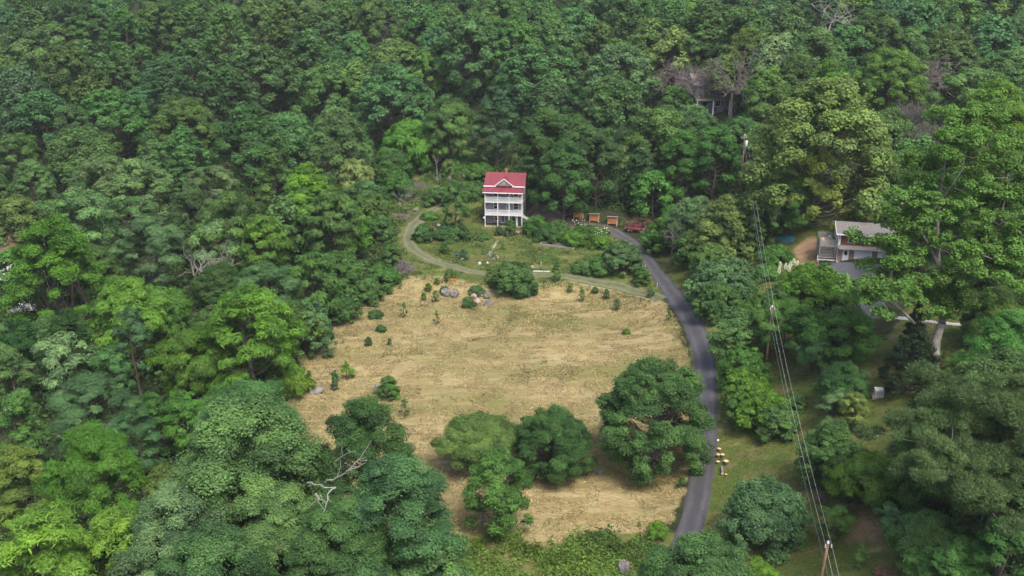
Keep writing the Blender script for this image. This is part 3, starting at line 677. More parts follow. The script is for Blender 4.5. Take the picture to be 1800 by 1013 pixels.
def garage():
    x, y, z, dep = at(1471, 459.5)
    ang = R(-12); g = thing('garage_house', (x, y, z), 'small two-level house over white garage doors, red siding above brown brick', 'house', None, ang)
    P = lambda mb, n, m, par=g, **k: mb.build(n, m, par, **k)
    W = 10.0
    P(MB().box(0, W, 0, 7, -1.0, 2.55), 'brick_base', 'brick_wall')
    P(MB().box(0, W, .15, 7, 2.55, 4.9).prism([(0, .15, 4.9), (0, 7, 4.9), (0, 3.6, 5.75)], (W, 0, 0)), 'upper_wall', 'red_siding')
    P(MB().box(-.05, -.003, .1, 7.05, 2.5, 4.95).prism([(-.05, .15, 4.95), (-.05, 7, 4.95), (-.05, 3.6, 5.72)], (.045, 0, 0)), 'end_siding', 'white_siding')
    r = MB(); xr0, xr1 = -.55, W + .5
    r.prism([(xr0, -.45, 4.78), (xr0, 3.6, 5.85), (xr0, 3.6, 5.97), (xr0, -.45, 4.90)], (xr1 - xr0, 0, 0))
    r.prism([(xr0, 3.6, 5.85), (xr0, 7.6, 4.78), (xr0, 7.6, 4.90), (xr0, 3.6, 5.97)], (xr1 - xr0, 0, 0))
    P(r, 'roof', 'grey_roof')
    P(MB().box(xr0, xr1, -.53, -.455, 4.70, 4.92).prism([(xr0 - .06, -.45, 4.7), (xr0 - .06, 3.6, 5.8), (xr0 - .06, 3.6, 6.0), (xr0 - .06, -.45, 4.92)], (.055, 0, 0)).prism([(xr0 - .06, 3.6, 5.8), (xr0 - .06, 7.6, 4.7), (xr0 - .06, 7.6, 4.92), (xr0 - .06, 3.6, 6.0)], (.055, 0, 0)), 'fascia', 'white')
    P(MB().prism([(0, -.75, 2.3), (0, .15, 2.75), (0, .15, 2.85), (0, -.75, 2.4)], (W, 0, 0)), 'skirt_roof', 'grey_roof')
    P(MB().box(0.02, .2, -.02, .14, 2.86, 4.75), 'corner_board', 'white')
    def win(x0, x1, z0, z1, n=2):
        f = MB().box(x0, x1, .08, .147, z0, z1); w = P(f, 'window', 'white'); p = MB(); s = (x1 - x0) / n
        for i in range(n): p.box(x0 + i * s + .06, x0 + (i + 1) * s - .06, .06, .079, z0 + .08, z1 - .08)
        p.build('pane', 'glass', w)
    win(1.4, 5.3, 3.3, 4.65, 2); win(7.0, 9.0, 3.5, 4.6, 2)
    d = P(MB().box(.75, 1.75, -.06, -.003, 0.02, 2.12), 'door', 'white')
    MB().box(1.0, 1.5, -.075, -.061, 1.2, 1.95).build('door_glass', 'glass', d); MB().box(.85, .92, -.12, -.062, 1.0, 1.06).build('handle', 'metal', d)
    for x0, x1 in ((2.6, 5.4), (6.3, 9.1)):
        gd = MB(); 
        for k in range(4): gd.box(x0, x1, -.05, -.003, .05 + k * .53, .05 + k * .53 + .505)
        gd.box(x0 + .02, x1 - .02, -.03, -.002, .06, 2.14)
        P(gd, 'garage_door', 'white')
    P(MB().box(-.1, W + .1, -.5, -.06, -.9, .01), 'footing', 'concrete')
    dp = MB(); dp.tube([(-.12, -.1, .05), (-.12, -.1, 4.75)], .05, 6); P(dp, 'downpipe', 'white')
    # timber deck on the left gable end
    dk = thing('timber_deck', (x, y, z), 'weathered grey raised timber deck on the end of the garage house', 'deck', None, ang)
    P(MB().box(-3.0, -.1, .3, 5.0, 2.35, 2.5), 'deck_floor', 'oldwood', dk)
    for a in (-2.9, -.35):
        for b in (.4, 2.6, 4.8):
            if a < -1 or b < 1: P(MB().box(a - .09, a + .09, b - .09, b + .09, -1.2, 3.45), 'post', 'oldwood', dk)
    def rail(p, q, n):
        p, q = Vector(p), Vector(q); m = MB()
        d = (q - p); 
        for hz in (.1, 1.0):
            m.tube([p + Vector((0, 0, hz)), q + Vector((0, 0, hz))], .05, 4)
        for i in range(n):
            u = p.lerp(q, (i + .5) / n); m.box(u.x - .05, u.x + .05, u.y - .03, u.y + .03, u.z + .1, u.z + .98)
        P(m, 'railing', 'oldwood', dk)
    rail((-2.95, .35, 2.5), (-.15, .35, 2.5), 16); rail((-2.95, .4, 2.5), (-2.95, 4.95, 2.5), 26); rail((-2.95, 4.95, 2.5), (-.6, 4.95, 2.5), 14)
    lt = MB()
    for i in range(15): lt.tube([(-2.85 + i * .18, .32, .1), (-2.85 + i * .18, .32, 2.3)], .02, 4)
    for i in range(9): lt.tube([(-2.9, .3, .15 + i * .26), (-.4, .3, .15 + i * .26)], .02, 4)
    P(lt, 'lattice', 'oldwood', dk)
    P(MB().box(-2.7, -.5, 1.0, 4.0, .55, .62).box(-2.9, -.3, .1, .28, .45, .55), 'lower_bench', 'oldwood', dk)
    def loc(lx, ly, lz): return (x + lx * math.cos(ang) - ly * math.sin(ang), y + lx * math.sin(ang) + ly * math.cos(ang), z + lz)
    t = thing('patio_table', loc(-1.6, 2.6, 2.5), 'small round grey table on the raised timber deck', 'table', None, ang)
    mb = MB(); mb.tube([(0, 0, .68), (0, 0, .73)], .5, 14); mb.build('table_top', 'metal', t)
    for k in range(4):
        a = k * math.pi / 2 + .7; MB().tube([(.1 * math.cos(a), .1 * math.sin(a), .68), (.4 * math.cos(a), .4 * math.sin(a), 0)], .02, 5).build('leg', 'metal', t)
    for i, (lx, ly, rz, txt, mt) in enumerate(((-2.2, 1.5, .6, 'brown deck chair nearest the deck front rail', 'wood'), (-1.0, 3.7, 2.6, 'white deck chair by the white end wall of the garage house', 'white'))):
        c = thing('deck_chair', loc(lx, ly, 2.5), txt, 'chair', 'chairs on the timber deck', ang + rz)
        MB().box(-.25, .25, -.25, .25, .38, .43).build('seat', mt, c); MB().prism([(-.25, .22, .43), (-.25, .27, .43), (-.25, .42, .95), (-.25, .37, .95)], (.5, 0, 0)).build('backrest', mt, c)
        for a in (-.22, .22):
            for b in (-.22, .22): MB().box(a - .02, a + .02, b - .02, b + .02, 0, .38).build('leg', mt, c)
    tr = thing('log_trailer', loc(-1.9, -1.1, 0), 'low timber trailer with white tail board parked under the deck front', 'trailer', None, ang)
    MB().box(-1.3, 1.3, -.35, .35, .42, .52).build('bed', 'oldwood', tr); MB().box(-1.4, -1.32, -.4, .4, .3, 1.05).build('tail_board', 'white', tr)
    MB().tube([(1.3, 0, .45), (2.2, 0, .35)], .04, 6).build('tow_bar', 'metal', tr)
    for s in (-.42, .42):
        MB().tube([(0, s - .06, .28), (0, s + .06, .28)], .28, 14).build('wheel', 'dark', tr)
garage()

def hill_house():
    x, y, z, dep = at(1300, 190); z = float(gz(x, y))
    h = thing('hillside_house', (x, y, z), 'grey two-storey house half hidden by bare trees high on the wooded hill', 'house', None, R(4))
    P = lambda mb, n, m, par=h, **k: mb.build(n, m, par, **k)
    P(MB().box(-12, 10, 0, 9, -3, 6.0), 'wall', 'grey_siding2')
    P(MB().prism([(-12.6, -.6, 5.9), (-12.6, 4.5, 8.2), (-12.6, 4.5, 8.35), (-12.6, -.6, 6.05)], (23.2, 0, 0)).prism([(-12.6, 4.5, 8.2), (-12.6, 9.6, 5.9), (-12.6, 9.6, 6.05), (-12.6, 4.5, 8.35)], (23.2, 0, 0)), 'roof', 'grey_roof')
    P(MB().prism([(-12.3, -3.2, 2.4), (-12.3, -.02, 3.3), (-12.3, -.02, 3.4), (-12.3, -3.2, 2.5)], (9, 0, 0)), 'porch_roof', 'grey_roof')
    for k in range(3): P(MB().box(-12.1 + k * 4.2, -11.9 + k * 4.2, -3.1, -2.9, -2, 2.4), 'post', 'white')
    for x0 in (-10, -6.6, -2.2, .6, 3.4, 6.4):
        for z0 in (.4, 3.7):
            w = P(MB().box(x0, x0 + 1.5, -.08, -.003, z0, z0 + 1.6), 'window', 'white'); MB().box(x0 + .12, x0 + 1.38, -.1, -.081, z0 + .12, z0 + 1.48).build('pane', 'glass', w)
    P(MB().box(-.4, 7, -1.6, -.1, 2.6, 2.8).box(-.4, 7, -1.6, -1.5, 2.8, 3.6), 'balcony', 'white')
    P(MB().box(9.0, 10.8, 3.2, 4.8, 0, 10.6).box(8.9, 10.9, 3.1, 4.9, 10.6, 10.8), 'chimney', 'white')
hill_house()
def brown_house():
    x, y, z, dep = at(-6, 421, 9.0); z = float(gz(x, y)) + 3.2
    h = thing('brown_roofed_house', (x, y, z), 'low house with brown shingle roof and white walls at the left edge', 'house', None, R(20))
    P = lambda mb, n, m, par=h, **k: mb.build(n, m, par, **k)
    P(MB().box(-9, 4.2, 0, 8, -5, 3.4), 'wall', 'white_siding')
    P(MB().prism([(-9.6, -.7, 3.3), (-9.6, 4, 5.9), (-9.6, 4, 6.05), (-9.6, -.7, 3.45)], (14.4, 0, 0)).prism([(-9.6, 4, 5.9), (-9.6, 8.7, 3.3), (-9.6, 8.7, 3.45), (-9.6, 4, 6.05)], (14.4, 0, 0)), 'roof', 'brown_roof')
    for x0 in (-6, -2, 1.5):
        w = P(MB().box(x0, x0 + 1.3, -.08, -.003, 1, 2.3), 'window', 'white'); MB().box(x0 + .1, x0 + 1.2, -.1, -.081, 1.1, 2.2).build('pane', 'glass', w)
    x, y, z, dep = at(28, 553)
    s = thing('white_shed', (x, y, float(gz(x, y))), 'small white shed glimpsed through dark trunks at the left edge', 'shed', None, R(-25))
    MB().box(-2.2, 2.2, 0, 3, -.5, 2.3).build('wall', 'white', s); MB().prism([(-2.5, -.3, 2.25), (-2.5, 1.5, 3.2), (-2.5, 3.3, 2.25), (-2.5, 3.3, 2.35), (-2.5, 1.5, 3.3), (-2.5, -.3, 2.35)], (5, 0, 0)).build('roof', 'white', s)
    MB().box(-.5, .5, -.05, -.003, 0, 2).build('door', 'oldwood', s)
brown_house()

# ------------------------------------------------------------------ poles and wires
def catenary(p, q, sag, n=26):
    p, q = Vector(p), Vector(q); return [p.lerp(q, i / n) + Vector((0, 0, -sag * 4 * (i / n) * (1 - i / n))) for i in range(n + 1)]
def pole(px, base, top, label, transformer=False, arm=False, lean=0.0, r=.15):
    x, y, z, dep = at(px, base); a = (506.5 - top) / F; s = y / (CP + a * SP); H = CAMZ + s * (-SP + a * CP) - z
    t = thing('utility_pole', (x, y, z), label, 'utility pole', 'utility poles carrying the line')
    MB().tube([(0, 0, -1), (lean * .5, 0, H * .5), (lean, 0, H)], [r * 1.15, r, r * .8], 10).build('shaft', 'pole', t, True)
    MB().tube([(lean, 0, H + .01), (lean, 0, H + .22)], [r * .95, r * .6], 8).build('pole_cap', 'white', t)
    if arm:
        MB().box(lean - .9, lean + .9, -.08 - r, -.005 - r * .9, H - .5, H - .38).build('crossarm', 'oldwood', t)
    for s_ in (-.28, .28):
        m = MB(); m.tube([(lean + s_, -.2, H - .35), (lean + s_, -.2, H - .05)], [.05, .07], 7); m.build('insulator', 'white', t)
    if transformer:
        m = MB(); m.tube([(lean + .32, -.35, H - 2.3), (lean + .32, -.35, H - 2.25), (lean + .32, -.35, H - 1.15), (lean + .32, -.35, H - 1.05)], [.22, .27, .27, .2], 12); m.build('transformer', 'white', t, True)
    return Vector((x + lean, y, z + H))
pA = pole(1301, 340, 238, 'farthest utility pole with white transformer, rising beside the large pale sycamore', True, True)
pB = pole(1345, 652, 540, 'middle utility pole, reddish brown, in bushes right of the driveway', lean=.12, arm=False)
pC = pole(1434, 1062, 955, 'nearest utility pole, cut by the bottom edge of the lawn', lean=.4)
pD = Vector((pC.x + (pC.x - pB.x) * .9, pC.y + (pC.y - pB.y) * .9, pC.z - 1.0))
def wire(p, q, off, sag, label, r=.018, mat='wire'):
    o = Vector(off); mb = MB(); mb.tube(catenary(p + o, q + o, sag), r, 5)
    mb.build('power_line', mat, None, label=label, cat='power line', group='power lines')
for (p, q, nm) in ((pA, pB, 'from the far transformer pole to the middle pole'), (pB, pC, 'from the middle pole to the nearest pole'), (pC, pD, 'leaving the nearest pole past the bottom edge')):
    wire(p, q, (-.28, -.2, -.05), .9, 'left upper power line ' + nm, .011)
    wire(p, q, (.28, -.2, -.05), .9, 'right upper power line ' + nm, .011)
    wire(p, q, (-.1, -.1, -2.0), 1.0, 'thin lower cable ' + nm, .014, 'metal')

# ------------------------------------------------------------------ stones, timber, small things
def rock_mesh(seed, sx, sy, sz, n=2):
    import bmesh
    bm = bmesh.new(); bmesh.ops.create_icosphere(bm, subdivisions=3, radius=1); rs = np.random.RandomState(seed)
    D = unit(rs.normal(size=(14, 3))); off = rs.uniform(.5, .9, 14)
    for v in bm.verts:
        p = np.array(v.co)
        for d, o in zip(D, off):
            k = p @ d
            if k > o: p = p - d * (k - o)
        p = p * (1 + .06 * math.sin(7 * p[0] + seed) * math.sin(6 * p[1]) + .03 * rs.normal())
        v.co = (p[0] * sx, p[1] * sy, p[2] * sz)
    me = bpy.data.meshes.new('boulder'); bm.to_mesh(me); bm.free(); return me
def rock(px, py, w, h, label, mat='rock', group=None, name='boulder', seed=None):
    x, y, z, dep = at(px, py); k = dep / F; seed = seed or int(px * 7 + py)
    w *= 1.12; h *= 1.12
    me = rock_mesh(seed, w * k / 2, w * k / 2 * .8, h * k / 2 * 1.1); me.materials.append(M[mat])
    o = bpy.data.objects.new(name, me); o.location = (x, y, z + h * k * .28); o.rotation_euler = (0, 0, seed % 6)
    put(o, None, label, 'rock', group)
rock(784, 520, 20, 15, 'weathered boulder, leftmost of the field-edge rock outcrop', group='boulders of the rock outcrop')
rock(802, 522, 17, 17, 'squarish purple-grey boulder, second from left in the outcrop', group='boulders of the rock outcrop')
rock(834, 524, 14, 9, 'small tan boulder half hidden by a bush in the outcrop', 'stone', group='boulders of the rock outcrop')
rock(846, 520, 11, 9, 'pale flat boulder on top of the right-hand rock pile', 'stone', group='boulders of the rock outcrop')
rock(857, 525, 14, 14, 'grey upright boulder at the top right of the rock pile', group='boulders of the rock outcrop')
rock(861, 537, 17, 14, 'round mottled boulder, lowest right of the rock pile', group='boulders of the rock outcrop')
rock(839, 537, 16, 15, 'leaning slab, lowest middle of the rock pile', 'stone', group='boulders of the rock outcrop')
rock(834, 516, 7, 5, 'smallest tan stone on top of the rock pile', 'stone', group='boulders of the rock outcrop')
rock(557, 689, 30, 13, 'long low grey rock on the left side of the dry field')
rock(664, 690, 15, 22, 'mauve-grey rock beside the small bush in the field')
rock(445, 706, 26, 12, 'low grey rock below the trunk at the field edge')
rock(430, 683, 10, 9, 'small pale rock near the trunk at the left field edge')
rock(1053, 832, 26, 8, 'flat rock flush with the grass between dome bush and roadside tree')
rock(1098, 1004, 26, 24, 'pale rock on the verge at the bottom edge')
rock(517, 728, 12, 8, 'small rock half covered by the oak crown at the field corner')
for i, (a, b, w, h, t) in enumerate([(812, 458, 9, 5, 'flat grey stone beside the blue pot'), (860, 452, 9, 8, 'blue-grey stone at the foot of the garden path'), (867, 460, 9, 9, 'tall grey stone at the track edge below the path'), (857, 464, 5, 5, 'white stone at the track edge below the path'), (843, 465, 6, 5, 'white round stone left of the path foot'), (874, 454, 8, 6, 'tan stone right of the path foot'),
        (735, 408, 5, 5, 'lone white stone on the inside of the track bend'), (771, 397, 9, 4, 'long white stone left of the garden tree trunk'), (786, 395, 8, 4, 'white stone beside the garden tree trunk'), (818, 408, 10, 4, 'tan stone right of the garden tree trunk'), (936, 470, 10, 4, 'pile of pale stone above the track right of the round bush')]):
    rock(a, b, w, h, t, 'stone' if 'tan' in t or 'pale' in t else ('rail' if 'white' in t else 'rock'), 'garden stones', 'stone')
rs = random.Random(4)
for i in range(11):
    t = i / 10; rock(892 + 38 * t, 415 - 10 * t + rs.uniform(-1, 1), rs.uniform(6, 9), rs.uniform(5, 7), ['tan stone in the low garden wall, number %d counted from its left end' % (i + 1)][0], 'stone', 'stones of the low garden wall', 'wall_stone')
for i, (a, b, s, t) in enumerate([(702, 362, 9, 'grey rock above the track bend by the cut trees'), (732, 372, 12, 'broad grey rock right of the bare forked tree'), (712, 370, 8, 'upright grey rock left of the bare forked tree'), (770, 318, 12, 'grey rock high on the brushy slope'), (815, 313, 9, 'rounded rock on the slope left of the red roof'), (790, 318, 11, 'flat rock in the middle of the brushy slope'), (752, 344, 10, 'rock beside the felled pale branches')]):
    rock(a, b, s, s * .8, t, 'rock', 'rocks on the brushy slope')

def brush(px, py, wpx, hpx, label, n=160, mat='bark_grey', name='brush_pile', lr=(.5, 1.3), rad=.04):
    x, y, z, dep = at(px, py); k = dep / F; w = wpx * k / 2; h = hpx * k; rs = np.random.RandomState(int(px)); mb = MB()
    for i in range(n):
        a = rs.uniform(0, 6.28); r = math.sqrt(rs.rand()) * w; hh = h * max(0, 1 - (r / w) ** 2) * rs.uniform(.1, 1)
        d = unit(rs.normal(size=3) * np.array([1, 1, .35])); L = rs.uniform(*lr) * w * .5
        c = np.array([r * math.cos(a), r * math.sin(a) * .8, hh + .1]); mb.tube([c - d * L, c + rs.normal(size=3) * .08, c + d * L], [rad, rad * .8, rad * .3], 4)
    o = mb.build(name, mat, None, label=label, cat='brush pile'); o.location = (x, y, z)
brush(711, 478, 34, 22, 'heap of purplish grey branches beside the track bend', 260)
brush(1120, 392, 60, 6, 'heap of reddish brown sticks behind the red car', 120, 'pole')
brush(1282, 508, 22, 8, 'small reddish twig heap in bushes right of the driveway', 60, 'pole')
brush(1445, 880, 26, 16, 'grey dead twigs below the power lines', 70, rad=.025)
brush(1560, 1008, 40, 8, 'brown stick heap at the bottom edge of the lawn', 90, 'pole')
brush(760, 350, 34, 9, 'pale felled branches on the slope above the track', 50, 'bark_white', rad=.07)
brush(705, 385, 40, 8, 'low grey branch litter left of the track bend', 120)
brush(730, 330, 50, 8, 'cut brush spread across the lower brushy slope', 120)

def log(px, py, length, r, ang, label, upright=False, mat='bark', group='cut logs', lift=0):
    x, y, z, dep = at(px, py)
    t = thing('log', (x, y, z + lift), label, 'log', group, ang)
    if upright:
        MB().tube([(0, 0, -.05), (0, 0, length)], r, 14, False).build('bark', 'bark', t, True); MB().tube([(0, 0, length - .03), (0, 0, length + .005)], r * .95, 14).build('cut_face', 'log_end', t)
    else:
        MB().tube([(-length / 2, 0, r), (length / 2, 0, r)], r, 12, False).build('bark', mat, t, True)
        for s in (-1, 1): MB().tube([(s * length / 2 - s * .03, 0, r), (s * (length / 2 + .005), 0, r)], r * .95, 12).build('cut_face', 'log_end', t)
log(1264, 793, .35, .24, 0, 'cut round of wood, topmost of the driveway-side log heap', True, group='log rounds beside the driveway')
log(1262.5, 804, .4, .25, 0, 'left one of the paired log rounds in the driveway-side heap', True, group='log rounds beside the driveway')
log(1270, 804, .4, .27, 0, 'right one of the paired log rounds in the driveway-side heap', True, group='log rounds beside the driveway')
log(1276, 816, .45, .33, 0, 'largest pale log round, on the right of the driveway-side heap', True, group='log rounds beside the driveway')
log(1262, 815, .3, .24, 0, 'darker log round against the driveway edge', True, group='log rounds beside the driveway')
log(1269, 829, 1.6, .17, R(82), 'long debarked log at the bottom of the driveway-side heap', mat='bark_pale', group='log rounds beside the driveway')
log(1276, 837, .25, .16, 0, 'smallest log round at the foot of the driveway-side heap', True, group='log rounds beside the driveway')
log(1534, 763, 1.5, .28, R(12), 'thick grey log lying across the worn lawn, upper of two', mat='bark_pale')
log(1535, 771, 1.3, .24, R(22), 'thick grey log lying across the worn lawn, lower of two', mat='bark_pale')
log(1406, 816, 1.0, .26, R(15), 'grey log under the power lines, uppermost of its group', mat='bark_pale')
log(1407, 824, .5, .28, 0, 'upright round under the power lines beside the grey logs', True)
log(1414, 829, 1.2, .22, R(30), 'grey log under the power lines, lowest of its group', mat='bark_pale')
for i, (a, b, t) in enumerate([(1274, 711, 'small white stone on the verge near the driveway'), (1275, 743, 'brown stone on the verge right of the driveway'), (1262, 776, 'tiny white stone touching the driveway edge')]):
    rock(a, b, 5, 5, t, 'rail' if 'white' in t else 'stone', None, 'stone')

def firewood(px, base, top, label):
    x, y, z, dep = at(px, base); k = dep / F; W = 15.5 * k; H = (base - top) * k / .96
    t = thing('firewood_rack', (x, y, z), label, 'firewood rack', 'orange firewood racks', R(-14))
    for sx in (-1, 1):
        for sy in (0, .9): MB().box(sx * W / 2 - .06, sx * W / 2 + .06, sy - .06, sy + .06, -.3, H * .98 - sy * .15).build('post', 'wood', t)
    MB().box(-W / 2, W / 2, -.02, .9, H * .2, H * .2 + .1).build('shelf', 'wood', t)
    rs = random.Random(int(px)); mb = MB(); nx, nz = 11, 11; x0, x1, z0, z1 = -W / 2 + .08, W / 2 - .08, H * .2 + .11, H * .9
    for i in range(nx):
        for j in range(nz):
            cx = x0 + (i + .5 + (.25 if j % 2 else -.25)) * (x1 - x0) / nx; cz = z0 + (j + .5) * (z1 - z0) / nz; r = (x1 - x0) / nx * rs.uniform(.44, .6)
            mb.tube([(cx, -.02 - rs.uniform(0, .1), cz), (cx, .85, cz)], r, rs.choice((3, 4, 5, 6)))
    mb.build('stacked_logs', 'orange_log', t)
    MB().prism([(-W / 2 - .2, -.35, H * .99), (-W / 2 - .2, 1.1, H * .86), (-W / 2 - .2, 1.1, H * .89), (-W / 2 - .2, -.35, H * 1.02)], (W + .4, 0, 0)).build('roof', 'oldwood', t)
    MB().tube([(W / 2 + .1, 0, .2), (W / 2 + .1, .8, H * .2)], .05, 5).build('brace', 'wood', t)
firewood(1016, 386, 368, 'orange firewood stack in a roofed rack, left one of three by the wood')
firewood(1044, 392, 376, 'orange firewood stack in a roofed rack, middle one of three by the wood')
firewood(1076, 397, 381, 'orange firewood stack in a roofed rack, right one of three nearest the red car')

def car():
    x, y, z, dep = at(1117, 407); c = thing('parked_car', (x, y, z), 'red hatchback parked at the wood edge beyond the driveway', 'car', None, R(-22))
    # side profile (x along the car) lofted across its width, narrower at the roof
    prof = [(-2.1, .35), (-2.15, .7), (-2.0, .95), (-1.1, 1.02), (-.55, 1.02), (1.3, 1.02), (1.9, .98), (2.1, .8), (2.12, .4)]
    mb = MB(); n = len(prof); ys = [(-.86, .93), (-.8, 1), (-.4, 1.02), (.4, 1.02), (.8, 1), (.86, .93)]; rows = []
    for yy, s in ys:
        rows.append([(px_ * (.98 if abs(yy) > .82 else 1), yy, .35 + (pz - .35) * s) for px_, pz in prof])
    for r_ in rows: mb.v += r_
    for i in range(len(rows) - 1):
        for k in range(n - 1): mb.f.append((i * n + k, (i + 1) * n + k, (i + 1) * n + k + 1, i * n + k + 1))
    mb.f.append(tuple(range(n))); mb.f.append(tuple(range(5 * n + n - 1, 5 * n - 1, -1))); mb.f += [(i * n, i * n + n - 1, (i + 1) * n + n - 1, (i + 1) * n) for i in range(5)]
    mb.build('body', 'red_paint', c, True)
    cab = MB(); lo = [(-1.15, -.78, 1.0), (1.75, -.78, 1.0), (1.75, .78, 1.0), (-1.15, .78, 1.0)]; hi = [(-.45, -.62, 1.45), (1.25, -.62, 1.45), (1.25, .62, 1.45), (-.45, .62, 1.45)]
    cab.v = lo + hi; cab.f = [(0, 1, 5, 4), (1, 2, 6, 5), (2, 3, 7, 6), (3, 0, 4, 7)]; cab.build('windows', 'glass', c)
    MB().box(-.42, 1.22, -.6, .6, 1.452, 1.49).build('roof', 'red_paint', c)
    for yy in (-.79, .79): MB().prism([(.35, yy - .01, 1.0), (.45, yy - .01, 1.0), (.45, yy * .8, 1.45), (.35, yy * .8, 1.45)], (0, .02, 0)).build('door_pillar', 'red_paint', c)
    for sx in (-1.3, 1.35):
        for sy in (-.82, .82):
            w = MB().tube([(sx, sy - .1, .32), (sx, sy + .1, .32)], .32, 16).build('wheel', 'dark', c, True); s = 1 if sy > 0 else -1
            MB().tube([(sx, sy + .1 * s, .32), (sx, sy + .12 * s, .32)], .2, 12).build('rim', 'metal', w)
    for sy in (-.62, .62):
        MB().box(-2.19, -2.1, sy - .18, sy + .18, .62, .78).build('headlight', 'white', c); MB().box(2.08, 2.15, sy - .16, sy + .16, .7, .85).build('tail_light', 'orange_log', c)
    for sy in (-.93, .93): MB().box(-.75, -.6, sy - .07, sy + .07, .98, 1.1).build('mirror', 'red_paint', c)
car()
def trailer():
    x, y, z, dep = at(1202, 419, .3); z = float(gz(x, y))
    t = thing('utility_trailer', (x, y, z + .1), 'small white slatted metal trailer among bushes right of the red car', 'trailer', None, R(12))
    m = MB()
    for k in range(6): m.box(-1.3, 1.3, -.7 + k * .25, -.58 + k * .25, .55, .6)
    m.build('bed', 'white', t)
    for s in (-.75, .75): MB().box(-1.35, 1.35, s - .03, s + .03, .75, .83).box(-1.35, -1.29, s - .03, s + .03, .5, .75).box(1.29, 1.35, s - .03, s + .03, .5, .75).build('side_rail', 'white', t)
    for s in (-.85, .85): MB().tube([(0, s - .08, .28), (0, s + .08, .28)], .28, 12).build('wheel', 'dark', t)
    MB().tube([(1.35, 0, .55), (2.5, 0, .75)], .05, 6).build('tow_bar', 'white', t)
trailer()
def generator():
    x, y, z, dep = at(1544, 697); t = thing('standby_generator', (x, y, z), 'white louvred generator cabinet on a slab under the dark cedar', 'generator', None, R(-8))
    MB().box(-1.0, 1.0, -.65, .65, -.3, .14).build('slab', 'concrete', t)
    t.scale = (.85, .85, .85); MB().box(-.62, .62, -.42, .42, .145, 1.12).build('cabinet', 'white', t)
    MB().prism([(-.66, -.46, 1.121), (.66, -.46, 1.121), (.62, -.3, 1.22), (-.62, -.3, 1.22)], (0, .9, 0)).build('lid', 'white', t)
    m = MB()
    for k in range(6): m.box(-.5, .5, -.435, -.421, .25 + k * .12, .3 + k * .12)
    m.build('louvres', 'metal', t)
    MB().tube([(-.9, -.3, .14), (-.9, -.3, .7), (-.75, -.3, .85), (-.62, -.3, .85)], .04, 6).build('conduit', 'metal', t)
generator()
def tarp():
    P = [at(a, b) for a, b in ((1361, 420), (1378, 415), (1398, 416), (1399, 421), (1393, 427), (1374, 427))]
    c = np.mean([p[:3] for p in P], 0); mb = MB(); n = 6; ring = []
    for s in (1.0, .93, .7, .4, .0001):
        for i in range(24):
            t = i / 24 * n; k = int(t); f = t - k; p = np.array(P[k % n][:2]) * (1 - f) + np.array(P[(k + 1) % n][:2]) * f
            q = c[:2] + (p - c[:2]) * s; h = 0.02 if s == 1 else .35 * (1 - s) + .18 + .12 * vnoise(q[0], q[1], .8)
            mb.v.append((q[0] - c[0], q[1] - c[1], float(gz(*q)) + h - c[2]))
    for r_ in range(4):
        for i in range(24): a = r_ * 24; mb.f.append((a + i, a + (i + 1) % 24, a + 24 + (i + 1) % 24, a + 24 + i))
    o = mb.build('tarp', 'tarp', None, True, label='teal tarpaulin spread over a low pile on the lawn left of the dirt patch', cat='tarp'); o.location = c
tarp()
def bed(px0, py0, px1, py1, wid, label, fill=True):
    p = np.array(at(px0, py0)[:2]); q = np.array(at(px1, py1)[:2]); L = np.linalg.norm(q - p); c = (p + q) / 2
    t = thing('raised_bed', (c[0], c[1], float(gz(*c))), label, 'garden bed', None, math.atan2(*(q - p)[::-1]))
    for s in (-1, 1): MB().box(-L / 2, L / 2, s * wid / 2 - .07, s * wid / 2 + .07, -.3, .32).build('side_board', 'oldwood', t)
    for s in (-1, 1): MB().box(s * (L / 2 + .08) - .07, s * (L / 2 + .08) + .07, -wid / 2, wid / 2, -.3, .34).build('end_board', 'wood' if s > 0 else 'oldwood', t)
    MB().box(-L / 2, L / 2, -wid / 2 + .08, wid / 2 - .08, -.3, .2).build('soil', 'bark', t)
bed(952, 429, 1010, 436, 1.8, 'long weathered timber raised bed in the middle of the garden')
x, y, z, _ = at(952, 478)
o = MB().box(-1.6, 1.6, -.12, .12, -.1, .18).build('timber', 'rail', None, label='bleached timber lying along the upper edge of the track', cat='timber'); o.location = (x, y, z); o.rotation_euler = (0, 0, R(-4))
x, y, z, _ = at(803, 454)
t = thing('plant_pot', (x, y, z), 'bright blue pot on a stake at the garden edge above the track', 'pot')
MB().tube([(0, 0, -.2), (0, 0, .55)], .03, 5).build('stake', 'metal', t); MB().tube([(0, 0, .5), (0, 0, .85)], [.16, .26], 10).build('pot', 'blue', t)
# marker stakes along the garden edge
for i, (a, b) in enumerate([(1045, 478), (1071, 482), (1097, 487), (1134, 472), (1142, 486), (1155, 504), (951, 466), (1135, 490)]):
    x, y, z, _ = at(a, b); o = MB().tube([(0, 0, -.2), (0, 0, .55)], .045, 6).tube([(0, 0, .55), (0, 0, .7)], [.08, .05], 6).build('marker_stake', 'white', None, label='short white marker stake along the garden and driveway edge', cat='stake', group='white marker stakes')
    o.location = (x, y, z)

